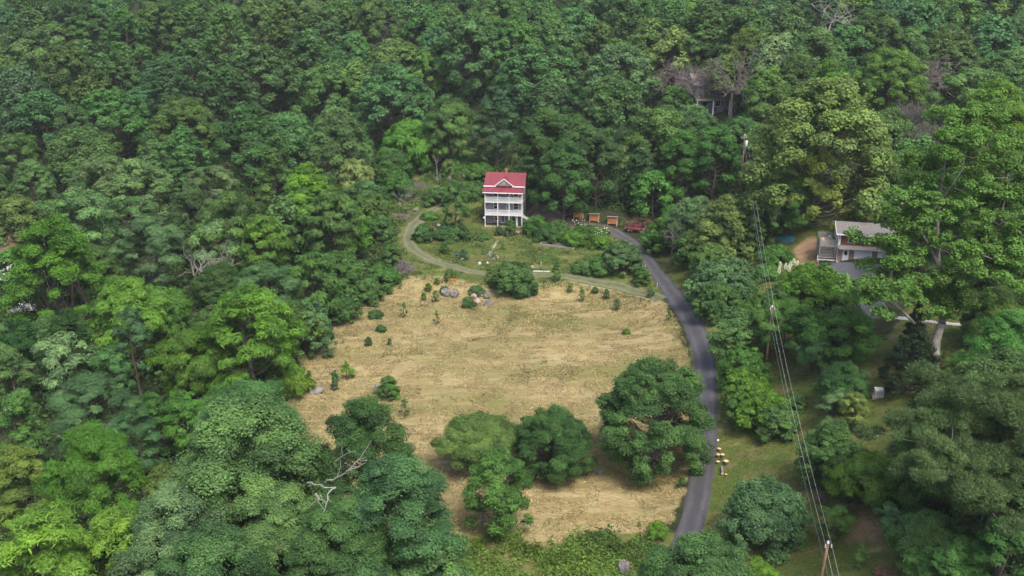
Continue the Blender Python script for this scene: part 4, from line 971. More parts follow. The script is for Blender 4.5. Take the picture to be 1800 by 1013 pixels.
# ------------------------------------------------------------------ bare and dead trees
def bare_mesh(seed, H, spread, depth=5, r0=.22, mat='bark_grey', up=.35, bend=.0, start=.35):
    rs = np.random.RandomState(seed); mb = MB()
    def grow(p, d, L, r, lv):
        seg = 3; pts = [p]; q = p.copy(); dd = d.copy()
        for i in range(seg):
            dd = unit((dd + rs.normal(size=3) * .22 + np.array([0, 0, up * .25]))[None])[0]; q = q + dd * L / seg; pts.append(q.copy())
        mb.tube([tuple(v) for v in pts], [max(r * (1 - .4 * i / seg), .022) for i in range(seg + 1)], 6 if lv < 2 else (4 if lv < 4 else 3), False)
        if lv >= depth: return
        for k in range(3):
            i = rs.randint(1, seg + 1); nd = unit((dd + rs.normal(size=3) * spread)[None])[0]
            grow(pts[i] if k else pts[-1], nd, L * rs.uniform(.6, .85), r * .58, lv + 1)
    pts = [np.array([0, 0, -.5]), np.array([bend * .3, 0, H * start * .5]), np.array([bend, 0, H * start])]
    mb.tube([tuple(v) for v in pts], [r0 * 1.2, r0, r0 * .85], 8, False)
    for k in range(4):
        a = k * 1.57 + rs.uniform(0, 1); grow(pts[2], unit(np.array([[math.cos(a) * spread, math.sin(a) * spread, 1.0]]))[0], H * .27, r0 * .5, 1)
    return mb.mesh('bare_tree', mat, True)
BARE = {}
def bare(px, base, H, label, seed=1, spread=.8, mat='bark_grey', r0=.2, depth=5, start=.3, name='bare_tree', rz=0, wide=1.0, top=None):
    x, y, z, dep = at(px, base) if top is None else at(px, top, H); z = float(gz(x, y))
    key = (seed, spread, mat, depth, start)
    if key not in BARE: BARE[key] = bare_mesh(seed, 10, spread, depth, r0, mat, start=start)
    o = bpy.data.objects.new(name, BARE[key]); o.location = (x, y, z); s = H / 10; o.scale = (s * wide, s * wide, s); o.rotation_euler = (0, 0, rz)
    put(o, None, label, 'bare tree', 'bare trees'); return o
bare(1283, 214, 17, 'wide grey leafless tree in front of the grey hillside house', 1, 1.0, r0=.17, depth=5, start=.42, wide=1.3)
bare(1228, 216, 16, 'leafless grey tree at the left end of the hillside house', 2, 1.0, depth=6, rz=2, wide=1.3, r0=.17)
bare(1332, 220, 14, 'small grey leafless tree right of the hillside house porch', 2, 1.0, depth=6, rz=4, wide=1.2, r0=.17)
bare(1175, 0, 15, 'purplish leafless tree above the dark cedar on the hill', 1, 1.0, depth=6, rz=1, top=98)
bare(1640, 0, 17, 'tall purplish dead tree on the right slope among vines', 2, .8, depth=6, rz=3, top=92, wide=1.2)
bare(1610, 0, 13, 'dead leafless tree lower left of the tall purplish one', 1, .9, depth=6, rz=5, top=165)
bare(1650, 0, 12, 'dead leafless tree below the tall purplish one', 2, .9, depth=6, rz=0.5, top=205, wide=1.3)
bare(683, 0, 18, 'pale brown dead trunks near the top edge left of centre', 3, .5, 'bark_pale', depth=4, top=15)
bare(665, 0, 15, 'grey twiggy dead tree beside the pale dead trunks', 1, .7, depth=5, top=25)
bare(1463, 0, 18, 'bleached leafless tree cut by the top edge right of centre', 3, .9, 'bark_white', depth=4, top=-18, wide=1.5)
bare(145, 0, 12, 'broken pale snag in the upper left forest', 3, .4, 'bark_white', depth=3, top=45)
bare(1085, 358, 9, 'slender white-barked forked tree behind the firewood racks', 4, .5, 'bark_white', r0=.12, depth=4)
bare(717, 383, 8.5, 'slim leafless forked tree above the track bend', 4, .6, 'bark_grey', r0=.12, depth=4, rz=2)
bare(768, 312, 8, 'thin leaning dead stem on the brushy slope', 3, .35, 'bark_pale', depth=2)
bare(255, 0, 12, 'grey bent bare branches between the left umbrella trees', 3, 1.2, 'bark_grey', depth=3, top=412, wide=1.3)
bare(335, 0, 14, 'white-limbed bare tree among the left umbrella trees', 4, .6, 'bark_pale', depth=3, top=402, wide=1.1)
bare(385, 0, 14, 'pale bare limbs right of the white-limbed tree on the left', 4, .6, 'bark_grey', depth=3, top=398, rz=2)
bare(1185, 0, 10, 'grey dead branches rising from the tree by the white trailer', 2, .7, depth=4, top=378)

# ------------------------------------------------------------------ leafy trees measured from the photograph
O, MP, PO, WA, AI, VI = 'oak', 'maple', 'poplar', 'walnut', 'ailanthus', 'vine'
T = [  # px, py of top, width px, height m, kind, tint
 (50, 15, 105, 20, PO, 'blue'), (85, 48, 120, 16, AI, 'pale'), (150, 8, 90, 19, MP, 'dark'), (215, 16, 80, 20, PO, 'mid'), (275, 4, 90, 20, O, 'mid'), (335, 8, 95, 20, PO, 'mid'), (395, 10, 95, 21, PO, 'mid'), (450, -2, 95, 21, O, 'mid'), (505, 2, 90, 21, PO, 'mid'), (558, 18, 85, 19, O, 'mid'),
 (240, 38, 85, 17, VI, 'dark'), (110, 75, 100, 18, O, 'mid'), (207, 88, 65, 15, VI, 'dark'), (28, 112, 95, 18, O, 'blue'), (285, 100, 80, 18, O, 'dark'), (330, 70, 100, 20, PO, 'mid'), (390, 118, 100, 20, PO, 'mid'), (450, 78, 120, 21, O, 'mid'), (540, 55, 120, 21, PO, 'mid'), (575, 110, 110, 20, O, 'mid'),
 (150, 132, 80, 16, PO, 'mid'), (190, 158, 110, 17, O, 'fresh'), (320, 172, 120, 18, O, 'mid'), (70, 160, 90, 16, O, 'blue'), (120, 185, 70, 14, MP, 'dark'), (262, 232, 78, 18, PO, 'mid'), (320, 222, 85, 18, PO, 'mid'), (430, 188, 105, 19, O, 'mid'), (500, 200, 110, 19, O, 'mid'), (140, 225, 120, 16, O, 'dark'), (20, 235, 85, 13, AI, 'mid'), (50, 282, 70, 13, O, 'pale'),
 (180, 275, 115, 16, AI, 'pale'), (236, 280, 105, 15, O, 'pale'), (368, 292, 95, 16, AI, 'pale'), (476, 262, 80, 18, PO, 'mid'), (540, 288, 95, 17, WA, 'bright'), (590, 190, 100, 20, O, 'mid'),
 (618, 58, 65, 16, O, 'blue'), (662, -4, 90, 18, O, 'dark'), (752, 82, 60, 14, WA, 'fresh'), (625, 108, 80, 16, O, 'mid'), (683, 112, 125, 20, MP, 'blue'), (828, 26, 120, 21, O, 'mid'), (903, 32, 95, 20, O, 'mid'), (868, -4, 100, 20, O, 'dark'), (945, 4, 95, 20, MP, 'blue'), (976, 36, 80, 18, O, 'mid'), (1012, 14, 85, 19, WA, 'mid'), (1055, 40, 95, 19, PO, 'mid'),
 (1145, 34, 75, 17, O, 'mid'), (1188, 48, 90, 17, O, 'olive'), (1088, 78, 115, 20, O, 'blue'), (985, 80, 75, 17, MP, 'blue'), (925, 78, 95, 19, O, 'mid'), (968, 134, 90, 17, O, 'dark'), (1082, 132, 110, 19, O, 'dark'), (1020, 150, 80, 16, MP, 'dark'), (872, 152, 82, 21, MP, 'blue'), (790, 168, 80, 15, WA, 'fresh'), (765, 205, 60, 12, O, 'mid'),
 (718, 210, 95, 13, WA, 'bright'), (690, 262, 70, 10, O, 'mid'), (622, 280, 65, 11, WA, 'yellow'), (640, 318, 80, 10, O, 'mid'), (600, 345, 80, 13, O, 'bright'), (650, 340, 70, 9, WA, 'mid'),
 (958, 192, 105, 21, O, 'dark'), (1006, 203, 105, 18, O, 'dark'), (955, 240, 62, 15, MP, 'blue'), (992, 248, 100, 17.5, MP, 'dark'), (1050, 225, 90, 18, O, 'dark'), (1080, 252, 75, 13, 'open', 'pale'), (1128, 262, 65, 15, MP, 'dark'), (1168, 188, 115, 19, O, 'mid'), (1120, 205, 80, 17, O, 'dark'),
 (1222, 185, 90, 15, O, 'mid'), (1262, 222, 85, 14, O, 'fresh'), (1205, 230, 90, 16, MP, 'fresh'), (1150, 300, 70, 11, O, 'fresh'), (1283, 92, 95, 14, O, 'olive'), (1352, 118, 80, 15, O, 'olive'), (1190, 150, 70, 14, O, 'mid'), (1240, 54, 70, 16, O, 'mid'), (1322, 50, 85, 17, O, 'olive'), (1368, 60, 100, 18, O, 'pale'), (1440, 50, 95, 18, O, 'mid'), (1492, 44, 100, 18, MP, 'blue'), (1545, 18, 120, 19, O, 'mid'),
 (1465, 104, 85, 21, WA, 'bright'), (1575, 84, 120, 18, O, 'fresh'), (1602, 48, 85, 17, O, 'mid'), (1668, 48, 110, 18, MP, 'mid'), (1750, 28, 95, 18, O, 'blue'), (1720, 118, 120, 17, AI, 'olive'), (1782, 84, 105, 18, O, 'mid'), (1760, 140, 110, 17, WA, 'bright'), (1790, 190, 90, 16, WA, 'bright'), (1400, 95, 80, 16, O, 'dark'),
 (1310, 15, 90, 18, O, 'dark'), (1385, 8, 90, 18, MP, 'blue'), (1620, 2, 100, 18, O, 'dark'), (1700, -2, 90, 18, O, 'mid'), (1180, -6, 90, 18, O, 'mid'), (1250, -4, 90, 18, O, 'dark'), (1100, -4, 90, 19, MP, 'mid'),
 # left, nearer
 (25, 345, 105, 15, O, 'olive'), (140, 338, 120, 15, AI, 'pale'), (225, 345, 95, 15, AI, 'pale'), (262, 382, 115, 14, AI, 'pale'), (385, 382, 125, 14, AI, 'pale'), (330, 330, 90, 16, O, 'dark'), (405, 335, 105, 16, AI, 'mid'), (457, 378, 92, 15, WA, 'bright'), (535, 308, 100, 17, WA, 'fresh'), (580, 335, 100, 15, WA, 'mid'), (500, 345, 80, 16, O, 'mid'),
 (80, 385, 165, 18, VI, 'bright'), (12, 440, 62, 11, VI, 'fresh'), (155, 430, 100, 13, VI, 'mid'), (465, 465, 118, 12, AI, 'blue'), (545, 442, 92, 13, WA, 'fresh'), (215, 488, 140, 14, WA, 'bright'), (283, 522, 65, 12, WA, 'bright'), (225, 538, 62, 15, AI, 'blue'), (342, 575, 125, 12, WA, 'bright'), 
 (30, 562, 80, 11, VI, 'deep'), (112, 545, 90, 13, VI, 'deep'), (100, 592, 115, 11, AI, 'pale'), (190, 615, 75, 10, AI, 'blue'), (505, 642, 80, 4.5, WA, 'bright'), (8, 610, 70, 12, VI, 'mid'), (145, 660, 140, 13, AI, 'blue'), (25, 692, 80, 12, VI, 'mid'), (232, 720, 95, 11, AI, 'blue'), (150, 748, 175, 14, WA, 'bright'), (25, 785, 100, 12, O, 'olive'), (262, 690, 60, 9, VI, 'fresh'), (318, 690, 80, 9, WA, 'fresh'), (545, 530, 75, 9, 'shrub', 'blue'), (400, 665, 60, 7, WA, 'fresh'), (370, 690, 60, 6, VI, 'mid'),
 (60, 895, 180, 14, WA, 'bright'), (205, 898, 160, 14, WA, 'bright'), (290, 822, 130, 13, 'maple', 'olive'), (0, 950, 120, 12, AI, 'mid'),
 # big oaks at the bottom
 (430, 705, 290, 19, O, 'grey', None, 1), (300, 855, 190, 17, O, 'grey'), (470, 850, 210, 16, O, 'grey'), (370, 935, 230, 15, O, 'grey'), (635, 705, 185, 18, O, 'dark'), (690, 808, 215, 17, O, 'blue'), (590, 880, 190, 15, O, 'blue'), (740, 925, 170, 13, O, 'blue'), (620, 960, 160, 12, O, 'blue'),
 # right
 (1280, 342, 110, 13, 'poplar', 'olive'), (1222, 345, 90, 11, O, 'pale'), (1182, 372, 75, 8, 'maple', 'fresh'), (1160, 395, 60, 5.5, 'shrub', 'fresh'), (1222, 405, 75, 7, 'maple', 'mid'), (1252, 428, 80, 7, 'maple', 'mid'), (1395, 300, 90, 12, 'maple', 'mid'), (1330, 355, 60, 9, 'maple', 'fresh'), (1350, 330, 70, 11, MP, 'mid'),
 (1302, 545, 95, 8, O, 'mid'), (1385, 530, 115, 8.5, AI, 'fresh'), (1440, 542, 115, 9, AI, 'fresh'), (1495, 548, 110, 8.5, AI, 'fresh'), (1340, 520, 80, 7, AI, 'fresh'), (1450, 575, 100, 7, AI, 'mid'), 
 (1485, 638, 90, 6, 'maple', 'mid'), (1470, 688, 55, 5, 'open', 'pale'), (1505, 690, 50, 5, 'walnut', 'yellow'), (1468, 740, 110, 8, 'maple', 'mid'), (1535, 800, 120, 6, WA, 'bright'), (1490, 790, 80, 6, 'maple', 'dark'),
 (1785, 548, 150, 14, O, 'fresh'), (1742, 625, 150, 13, O, 'mid'), (1790, 620, 150, 13, O, 'mid'), (1650, 722, 130, 12, O, 'mid'), (1790, 700, 130, 12, O, 'mid'), (1790, 800, 150, 12, O, 'dark'), (1640, 905, 130, 6, 'maple', 'mid'), (1690, 950, 110, 6, 'maple', 'fresh'), (1780, 910, 100, 9, O, 'dark'),
 (1240, 950, 190, 12, O, 'mid'), (1340, 985, 90, 9, WA, 'bright'), (1160, 985, 100, 9, O, 'mid'),
 (1572, 890, 60, 3.6, 'open', 'pale'), (1470, 888, 60, 4.5, 'open', 'mid'), (1518, 955, 30, 2.6, 'sapling', 'fresh'), (1700, 300, 110, 16, WA, 'bright'), (1640, 300, 100, 15, O, 'fresh'), (1590, 300, 70, 12, O, 'mid'),
]
for t in T:
    t = list(t)
    if t[3] >= 14: t[3] += rt_.uniform(-1.5, 3.0) if not (850 < t[0] < 1150 and t[1] > 120) else rt_.uniform(-.8, 0)
    if t[1] < 200 and t[3] >= 15 and not (850 < t[0] < 1100 and t[1] > 120): t[3] *= 1.12; t[2] *= 1.1
    tree(*t)
# specimens whose foot shows
tree(800, 318, 46, 9, 'walnut', 'mid', label='open-crowned garden tree with a dark trunk left of the red-roofed house', base=417, bark='bark')
tree(452, 508, 165, 13, 'walnut', 'bright', label='bright feathery tree on a bare dark trunk at the field edge', base=716, var=0)
tree(972, 726, 132, 5, 'fieldtree', 'dark', label='dense dark dome-shaped bush in the dry field, middle of the three', base=830, var=1)
tree(846, 736, 135, 5, 'umbrella', 'olive', label='flat umbrella-shaped small tree in the dry field left of the dark dome bush', base=822, bark='bark_grey')
tree(1146, 640, 192, 8, 'fieldtree', 'mid', label='large rounded tree overhanging the driveway, right side of the dry field', base=826, bark='bark_grey', var=0)
tree(876, 788, 116, 6, 'maple', 'fresh', label='half-dead leaning tree with bare limbs, lowest in the dry field', base=938, bark='bark_pale', var=1)
bare(850, 925, 7.0, 'bare silvery limbs on the left of the half-dead field tree', 4, .8, 'bark_pale', depth=4, wide=1.1)
tree(1340, 855, 138, 4, 'fieldtree', 'grey', label='large grey-green bush alone on the lower lawn left of the power lines', base=955, var=2)
tree(1345, 835, 50, 4, 'shrub', 'mid', label='small bush touching the top of the large grey-green lawn bush', base=880)
tree(902, 462, 82, 3, 'shrub', 'mid', label='wide vase-shaped bush above the rock outcrop beside the track', base=512, var=0)
tree(915, 496, 38, 1.5, 'shrub', 'blue', label='small bluish bush tucked under the vase-shaped bush', base=520)
tree(1600, 570, 100, 10, 'cedar', 'cedar', var=0, label='blackish conical cedar beside the white generator cabinet', base=688, bark='bark')
tree(1600, 530, 60, 8, 'cedar', 'cedar', label='smaller cedar with rusty top behind the blackish conical cedar', base=640)
tree(1177, 148, 42, 11, 'cedar', 'cedar', label='slim dark cedar on the hill left of the hillside house', var=1)
tree(684, 662, 38, 2, 'shrub', 'fresh', label='small two-tone bush beside the mauve rock in the field', base=700)
tree(590, 650, 14, 2, 'shrub', 'blue', label='narrow dark upright bush on the left side of the dry field', base=686)
tree(610, 636, 30, 2, 'sapling', 'bright', label='bright sapling just right of the narrow dark upright bush', base=668)
tree(712, 698, 20, 2, 'sapling', 'mid', label='thin sapling right of and below the mauve rock', base=734)
tree(710, 530, 12, 2, 'sapling', 'mid', label='slim sapling in the upper left of the dry field', base=558)
tree(768, 545, 10, 2, 'sapling', 'dark', label='slim dark sapling below the left boulders', base=572)
tree(648, 592, 12, 1, 'shrub', 'dark', label='small dark tuft bush, left of two in the upper field', base=608)
tree(685, 594, 8, 1, 'shrub', 'dark', label='tiny dark tuft bush, right of two in the upper field', base=606)
tree(670, 572, 18, 1, 'shrub', 'dark', label='low dark bush on the bare patch of the upper field', base=583)
tree(660, 546, 26, 1, 'shrub', 'dark', label='long low dark bush near the top left of the field', base=558)
tree(1101, 578, 14, 1, 'shrub', 'bright', label='tiny bright bush in the right of the field', base=587)
tree(1175, 545, 12, 2, 'sapling', 'mid', label='sapling at the right end of the field below the track', base=563)
tree(1157, 920, 40, 2.2, 'open', 'bright', label='small bright tree at the field corner near the driveway bottom', base=945)
tree(1200, 836, 20, 2, 'sapling', 'mid', label='sapling against the driveway below the overhanging tree', base=858)
SM = [(785, 478, 10, 495, 'mid', 'dark little bush left of the orange flowers'), (768, 488, 9, 500, 'bright', 'bright little bush second row left of the boulders'), (753, 497, 12, 512, 'bright', 'bright round little bush left of the boulders'), (745, 514, 9, 528, 'bright', 'tiny bright bush lowest left of the boulders'), (766, 510, 12, 531, 'yellow', 'lime bush touching the leftmost boulder'), (797, 476, 10, 490, 'fresh', 'little bush above the orange flowers'),
      (838, 503, 30, 516, 'grey', 'low grey-green bush above the rock pile'), (782, 503, 16, 514, 'mid', 'low bush above the leftmost boulder'), (823, 522, 22, 540, 'mid', 'bush growing between the two rock groups'), (1002, 500, 10, 514, 'bright', 'bright upright bush on the bank, leftmost below the track'), (1023, 506, 11, 530, 'yellow', 'lime upright bush on the bank below the track'), (1046, 504, 12, 515, 'mid', 'grey bush on the bank right of the lime upright one'), (1066, 508, 12, 526, 'mid', 'dark bush on the bank in the middle right'), (1084, 524, 12, 545, 'grey', 'thin grey bush lower on the bank'), (1144, 508, 12, 522, 'grey', 'grey bush where track meets driveway'), (1143, 500, 8, 514, 'yellow', 'lime bush where track meets driveway'),
      (816, 438, 16, 456, 'blue', 'round bluish bush beside the blue pot'), (782, 425, 18, 446, 'mid', 'small bush in the left of the garden'), (745, 395, 36, 424, 'mid', 'bush inside the track bend'), (795, 395, 60, 420, 'dark', 'wide dark bush under the garden tree'), (848, 412, 24, 421, 'mid', 'low bush left of the garden path'), (877, 398, 14, 414, 'dark', 'dark bush at the front corner of the porch'), (897, 386, 20, 415, 'mid', 'bush in front of the right end of the porch'), (942, 380, 42, 412, 'fresh', 'tall light bush right of the porch house'), (980, 388, 44, 420, 'mid', 'wide bush between the porch house and the firewood racks'), (965, 398, 50, 422, 'dark', 'dark bush above the raised bed'), (1022, 394, 24, 405, 'fresh', 'light bush below the left firewood rack'), (1008, 406, 36, 432, 'bright', 'white-flowered elder bush above the raised bed'), (1055, 412, 36, 436, 'bright', 'white-flowered elder bush beside the end of the asphalt'), (1045, 398, 50, 415, 'mid', 'low hedge bush below the firewood racks'),
      (820, 358, 12, 382, 'fresh', 'narrow hedge bush on the grass left of the porch house'), (1092, 425, 66, 478, 'grey', 'large grey-green bush beside the upper driveway'), (1058, 448, 58, 480, 'fresh', 'wide bush left of the large grey-green one'), (1030, 455, 45, 478, 'mid', 'bush at the right end of the garden'), (1128, 470, 28, 500, 'fresh', 'light bush against the upper driveway'), (978, 458, 14, 495, 'fresh', 'slender leaning sapling above the track'), (863, 466, 16, 500, 'yellow', 'lime bush left of the vase-shaped bush'), (885, 426, 10, 438, 'yellow', 'lime plant at the top of the garden path'),
      (1262, 462, 105, 530, 'grey', 'broad grey-green bush mass right of the driveway curve'), (1285, 455, 90, 520, 'grey', 'grey-green bush left of the power lines'), (1262, 500, 80, 555, 'mid', 'bush overhanging the verge right of the driveway curve'), (1362, 432, 58, 462, 'fresh', 'fresh green bush below the tarpaulin'), (1345, 465, 50, 490, 'fresh', 'small fresh bush left of the white plumes'), (1425, 467, 100, 535, 'bright', 'large bright bush below the white plumes'), (1470, 490, 70, 530, 'fresh', 'bush at the edge of the grey apron'), (1380, 500, 80, 545, 'mid', 'bush right of the middle utility pole top'),
      (1303, 612, 80, 680, 'fresh', 'tangled bush at the head of the vine hedge'), (1312, 650, 90, 720, 'bright', 'tangled bright bush in the middle of the vine hedge'), (1340, 690, 100, 750, 'bright', 'tangled bright bush near the foot of the vine hedge'), (1365, 715, 70, 765, 'mid', 'bush at the lowest end of the vine hedge'), (1300, 690, 50, 745, 'fresh', 'vine bush on the driveway side of the hedge'), (1398, 690, 40, 720, 'mid', 'small bush right of the power lines by the hedge'),
      (740, 274, 46, 300, 'fresh', 'leafy bush high on the brushy slope, left'), (802, 276, 50, 300, 'fresh', 'leafy bush high on the brushy slope, centre'), (845, 288, 50, 318, 'fresh', 'leafy bush above the porch house roof'), (790, 280, 28, 308, 'yellow', 'lime bush on the brushy slope'), (770, 330, 50, 358, 'mid', 'bush on the lower brushy slope'), (815, 335, 40, 352, 'fresh', 'low bush left of the porch roof'), (835, 320, 50, 345, 'mid', 'bush against the left of the red roof'), (700, 300, 60, 350, 'fresh', 'bush beneath the bright tree on the slope'), (755, 372, 30, 385, 'fresh', 'low bush inside the upper track'), (1385, 358, 70, 400, 'fresh', 'bush behind the tarpaulin'),
      (690, 430, 40, 470, 'mid', 'bush left of the branch heap'), (675, 465, 60, 505, 'fresh', 'bush below the branch heap at the wood edge'), (640, 490, 70, 530, 'mid', 'bush at the upper left wood edge of the field'), (600, 520, 60, 565, 'dark', 'dark bush at the left wood edge of the field'), (560, 560, 50, 600, 'blue', 'bluish bush at the left wood edge of the field'), (665, 380, 60, 430, 'mid', 'bush left of the track bend'), (1448, 790, 60, 850, 'dark', 'dark bush right of the grey logs')]
for (a, b, w, c, tn, lb) in SM: tree(a, b, w, 2, 'shrub', tn, label=lb, base=c)
# white blossom
def blossoms(px, py, w, h, n, label, hgt, mat='flower', name='blossom_cluster', s=.16):
    x, y, z, dep = at(px, py + h / 2); k = dep / F; rs = np.random.RandomState(int(px)); mb = MB()
    for i in range(n):
        a = rs.uniform(-1, 1, 3); c = (a[0] * w * k / 2, a[1] * .8 - .4, hgt + (a[2]) * h * k / 2); r = s * rs.uniform(.35, .9)
        mb.tube([(c[0], c[1], c[2] - .05), (c[0], c[1], c[2] + .06)], [r * .5, r], 7)
    o = mb.build(name, mat, None, label=label, cat='flowers', kind='stuff'); o.location = (x, y, z)
blossoms(1018, 405, 26, 10, 24, 'white flower heads on the elder bush above the raised bed', 2.6)
blossoms(1057, 418, 24, 14, 30, 'white flower heads on the elder bush beside the end of the asphalt', 2.5)
blossoms(797, 492, 10, 8, 30, 'orange flowers left of the boulders', .5, 'oflower')
for i, (a, b) in enumerate([(1368, 490), (1370, 479), (1380, 482), (1386, 486), (1388, 479), (1394, 474), (1400, 478)]):
    x, y, z, dep = at(a, b); mb = MB(); rs = np.random.RandomState(i)
    t = thing('yucca', (x, y, z), ['white plume of a yucca, lowest left of the group', 'white plume of a yucca above the lowest left one', 'white yucca plume, third from left', 'white yucca plume leaning at the middle of the group', 'white yucca plume behind the middle one', 'tallest white yucca plume of the group', 'yellowish yucca plume, rightmost of the group'][i], 'plant', 'white yucca plumes on the lawn')
    for k in range(70):
        h = rs.uniform(.8, 1.9); r = .26 * (1 - abs(h - 1.25) / .8) + .03; aa = rs.uniform(0, 6.28); c = Vector((r * math.cos(aa), r * math.sin(aa), h)); mb.tube([c, c + Vector((0, 0, .09))], [.04, .07], 5)
    mb.build('plume', 'flower', t); MB().tube([(0, 0, -.1), (0, 0, 1.9)], .03, 5).build('stalk', 'bark_pale', t)

# ------------------------------------------------------------------ the giant tree on the right, the pine, the big sycamore: own skeletons
def hero(name, px, base, label, limbs, r0, bark, kind, tint, leaf, nl_r, cover=1.0, seed=5, dens=3):
    """limbs: polylines of (px, py, depth offset m) from the trunk; leaf clumps sit along their outer part"""
    x, y, z, dep = at(px, base); root = thing(name, (x, y, z), label, 'tree'); rs = np.random.RandomState(seed); o0 = np.array([x, y, z])
    def w(a, b, off):
        s = (dep + off); aa, bb = (a - 900) / F, (506.5 - b) / F; return np.array([aa * s, (CP + bb * SP) * s, CAMZ + (-SP + bb * CP) * s]) - o0
    mb = MB(); clumps = []
    for (pts, ra, rb, first) in limbs:
        P = [w(*p) for p in pts]; C = spline([tuple(p) for p in P], 1.0) if len(P) > 2 else np.array(P); n = len(C)
        C[:, :] += np.cumsum(rs.normal(0, .05, C.shape), 0) * np.minimum(np.arange(n), 8)[:, None] / 8 if first is not None else 0
        mb.tube([tuple(c) for c in C], [ra + (rb - ra) * (i / (n - 1)) ** .6 for i in range(n)], 9, False)
        if first is None: continue
        for i in list(range(int(n * first), n - 1, 2)) + [n - 1]:
            if i == n - 1: clumps += [(C[i][0], C[i][1], C[i][2] + .2, nl_r), (C[i][0] + .5, C[i][1] - .6, C[i][2] + .5, nl_r * .9)]
            for _ in range(dens):
                d = unit(rs.normal(size=3)[None])[0]; d[2] = abs(d[2]) * .6 - .1; L = rs.uniform(.8, 3.2) * nl_r
                q = C[i] + d * L; limb(mb, rs, C[i], q, max(rb, .05), .02, 4, 3, .08)
                clumps.append((*q, nl_r * rs.uniform(.6, 1.1)))
    mb.build('trunk', bark, root, True)
    K = KIND[kind]; V = []; TN = []; HU = []
    for (cx, cy2, cz, rr) in clumps:
        t0 = rs.normal(.5, .12)
        for _ in range(6):
            pc = np.array([cx, cy2, cz]) + rs.normal(size=3) * rr * .55 * np.array([1, 1, .5]); pr = rr * rs.uniform(.35, .6); n = int(cover * 2.6 * math.pi * pr * pr / (leaf * leaf * K['ll'] * K['lw'] * .5)) + 5
            d = unit(rs.normal(size=(n, 3)) + np.array([0, 0, .3])); P = pc + d * pr * rs.uniform(.3, 1, (n, 1)) ** .5 * np.array([1.15, 1.15, .75])
            if kind == 'pine': V.append(leaf_quads(rs, P, rs.normal(size=(n, 3)), leaf * K['ll'], leaf * K['lw'], along=d * 1.5 + np.array([0, 0, .8])))
            else: V.append(leaf_quads(rs, P, d * .5 + np.array([0, 0, .7]) + rs.normal(size=(n, 3)) * .45, leaf * K['ll'], leaf * K['lw']))
            TN.append(np.clip(t0 + rs.normal(0, .07) + rs.normal(0, .12, n), 0, 1)); HU.append(np.clip(rs.normal(.3, .25, n), 0, 1))
    me = np_mesh('crown', np.vstack(V), 4, 'leaf', np.concatenate(TN), np.concatenate(HU)); o = bpy.data.objects.new('crown', me); put(o, root); o.color = (*TINT[tint], 1)
    return root
hero('tulip_tree', 1634, 682, 'giant pale-trunked open tree towering over the right side of the lawn', [
  ([(1634, 690, 0), (1642, 640, 0), (1645, 600, 0), (1656, 568, -.5)], .75, .5, None),
  ([(1645, 600, 0), (1662, 555, 0), (1680, 520, -1), (1712, 498, -2), (1740, 480, -3), (1765, 458, -4)], .42, .14, .35),
  ([(1656, 568, -.5), (1663, 520, 0), (1650, 470, 1), (1648, 400, 1), (1655, 330, 1), (1665, 270, 1), (1690, 215, 1)], .45, .10, .12),
  ([(1650, 470, 1), (1632, 430, 0), (1608, 395, -2), (1602, 350, -2)], .26, .08, .3),
  ([(1650, 430, 1), (1690, 390, 3), (1720, 330, 4), (1735, 270, 4), (1725, 215, 4)], .24, .07, .2),
  ([(1640, 612, 0), (1610, 570, -2), (1575, 535, -3), (1562, 500, -3), (1575, 460, -3), (1565, 430, -3)], .26, .07, .6),
  ([(1585, 545, -3), (1560, 528, -5), (1545, 505, -6)], .1, .04, .5),
  ([(1712, 498, -2), (1735, 430, -1), (1762, 370, 0), (1775, 300, 0)], .2, .06, .2),
  ([(1648, 400, 1), (1620, 350, 3), (1615, 290, 4)], .2, .06, .2),
  ([(1765, 458, -4), (1790, 430, -4), (1805, 390, -4)], .13, .05, .1),
  ([(1648, 360, 1), (1690, 300, -3), (1700, 250, -4)], .14, .05, .2),
  ], .6, 'bark_pale', 'tulip', 'leafgreen', .25, 1.6, .95, 8, 5)
hero('pine_tree', 1690, 1045, 'large dull olive pine with a leaning grey trunk, lower right corner', [
  ([(1690, 1060, 0), (1712, 985, 0), (1738, 920, 0), (1758, 850, 0), (1770, 790, 0), (1780, 730, 0), (1775, 690, 0)], .5, .14, .55),
  ([(1712, 985, 0), (1722, 940, 2), (1728, 900, 3)], .2, .08, None),
  ([(1758, 850, 0), (1715, 815, -2), (1670, 790, -3), (1625, 775, -4)], .2, .05, .15),
  ([(1758, 850, 0), (1700, 850, -3), (1660, 840, -5), (1620, 830, -5)], .17, .05, .2),
  ([(1770, 790, 0), (1710, 770, 2), (1680, 730, 3), (1650, 700, 3)], .18, .05, .2),
  ([(1762, 830, 0), (1800, 800, 0), (1840, 780, 0)], .17, .05, .2),
  ([(1775, 760, 0), (1740, 720, -2), (1710, 690, -3)], .13, .05, .15),
  ([(1740, 915, 0), (1790, 925, -2), (1830, 930, -3)], .12, .04, .4),
  ([(1778, 740, 0), (1810, 700, 0), (1840, 680, 0)], .13, .05, .15),
  ([(1755, 860, 0), (1735, 860, -4), (1720, 880, -6)], .1, .04, .2),
  ], .4, 'bark_grey', 'pine', 'pinegreen', .24, 1.5, 1.1, 12)
tree(1452, 135, 235, 25, 'sycamore', 'yellow', label='huge rounded pale yellow-green sycamore standing behind the garage house', bark='bark_pale', var=0, lod=1)
for (a, b, w_) in ((1395, 190, 110), (1520, 200, 110), (1364, 238, 76), (1545, 270, 60), (1440, 260, 120)):
    tree(a, b, w_, 14, 'sycamore', 'yellow', bark='bark_pale', lod=1)
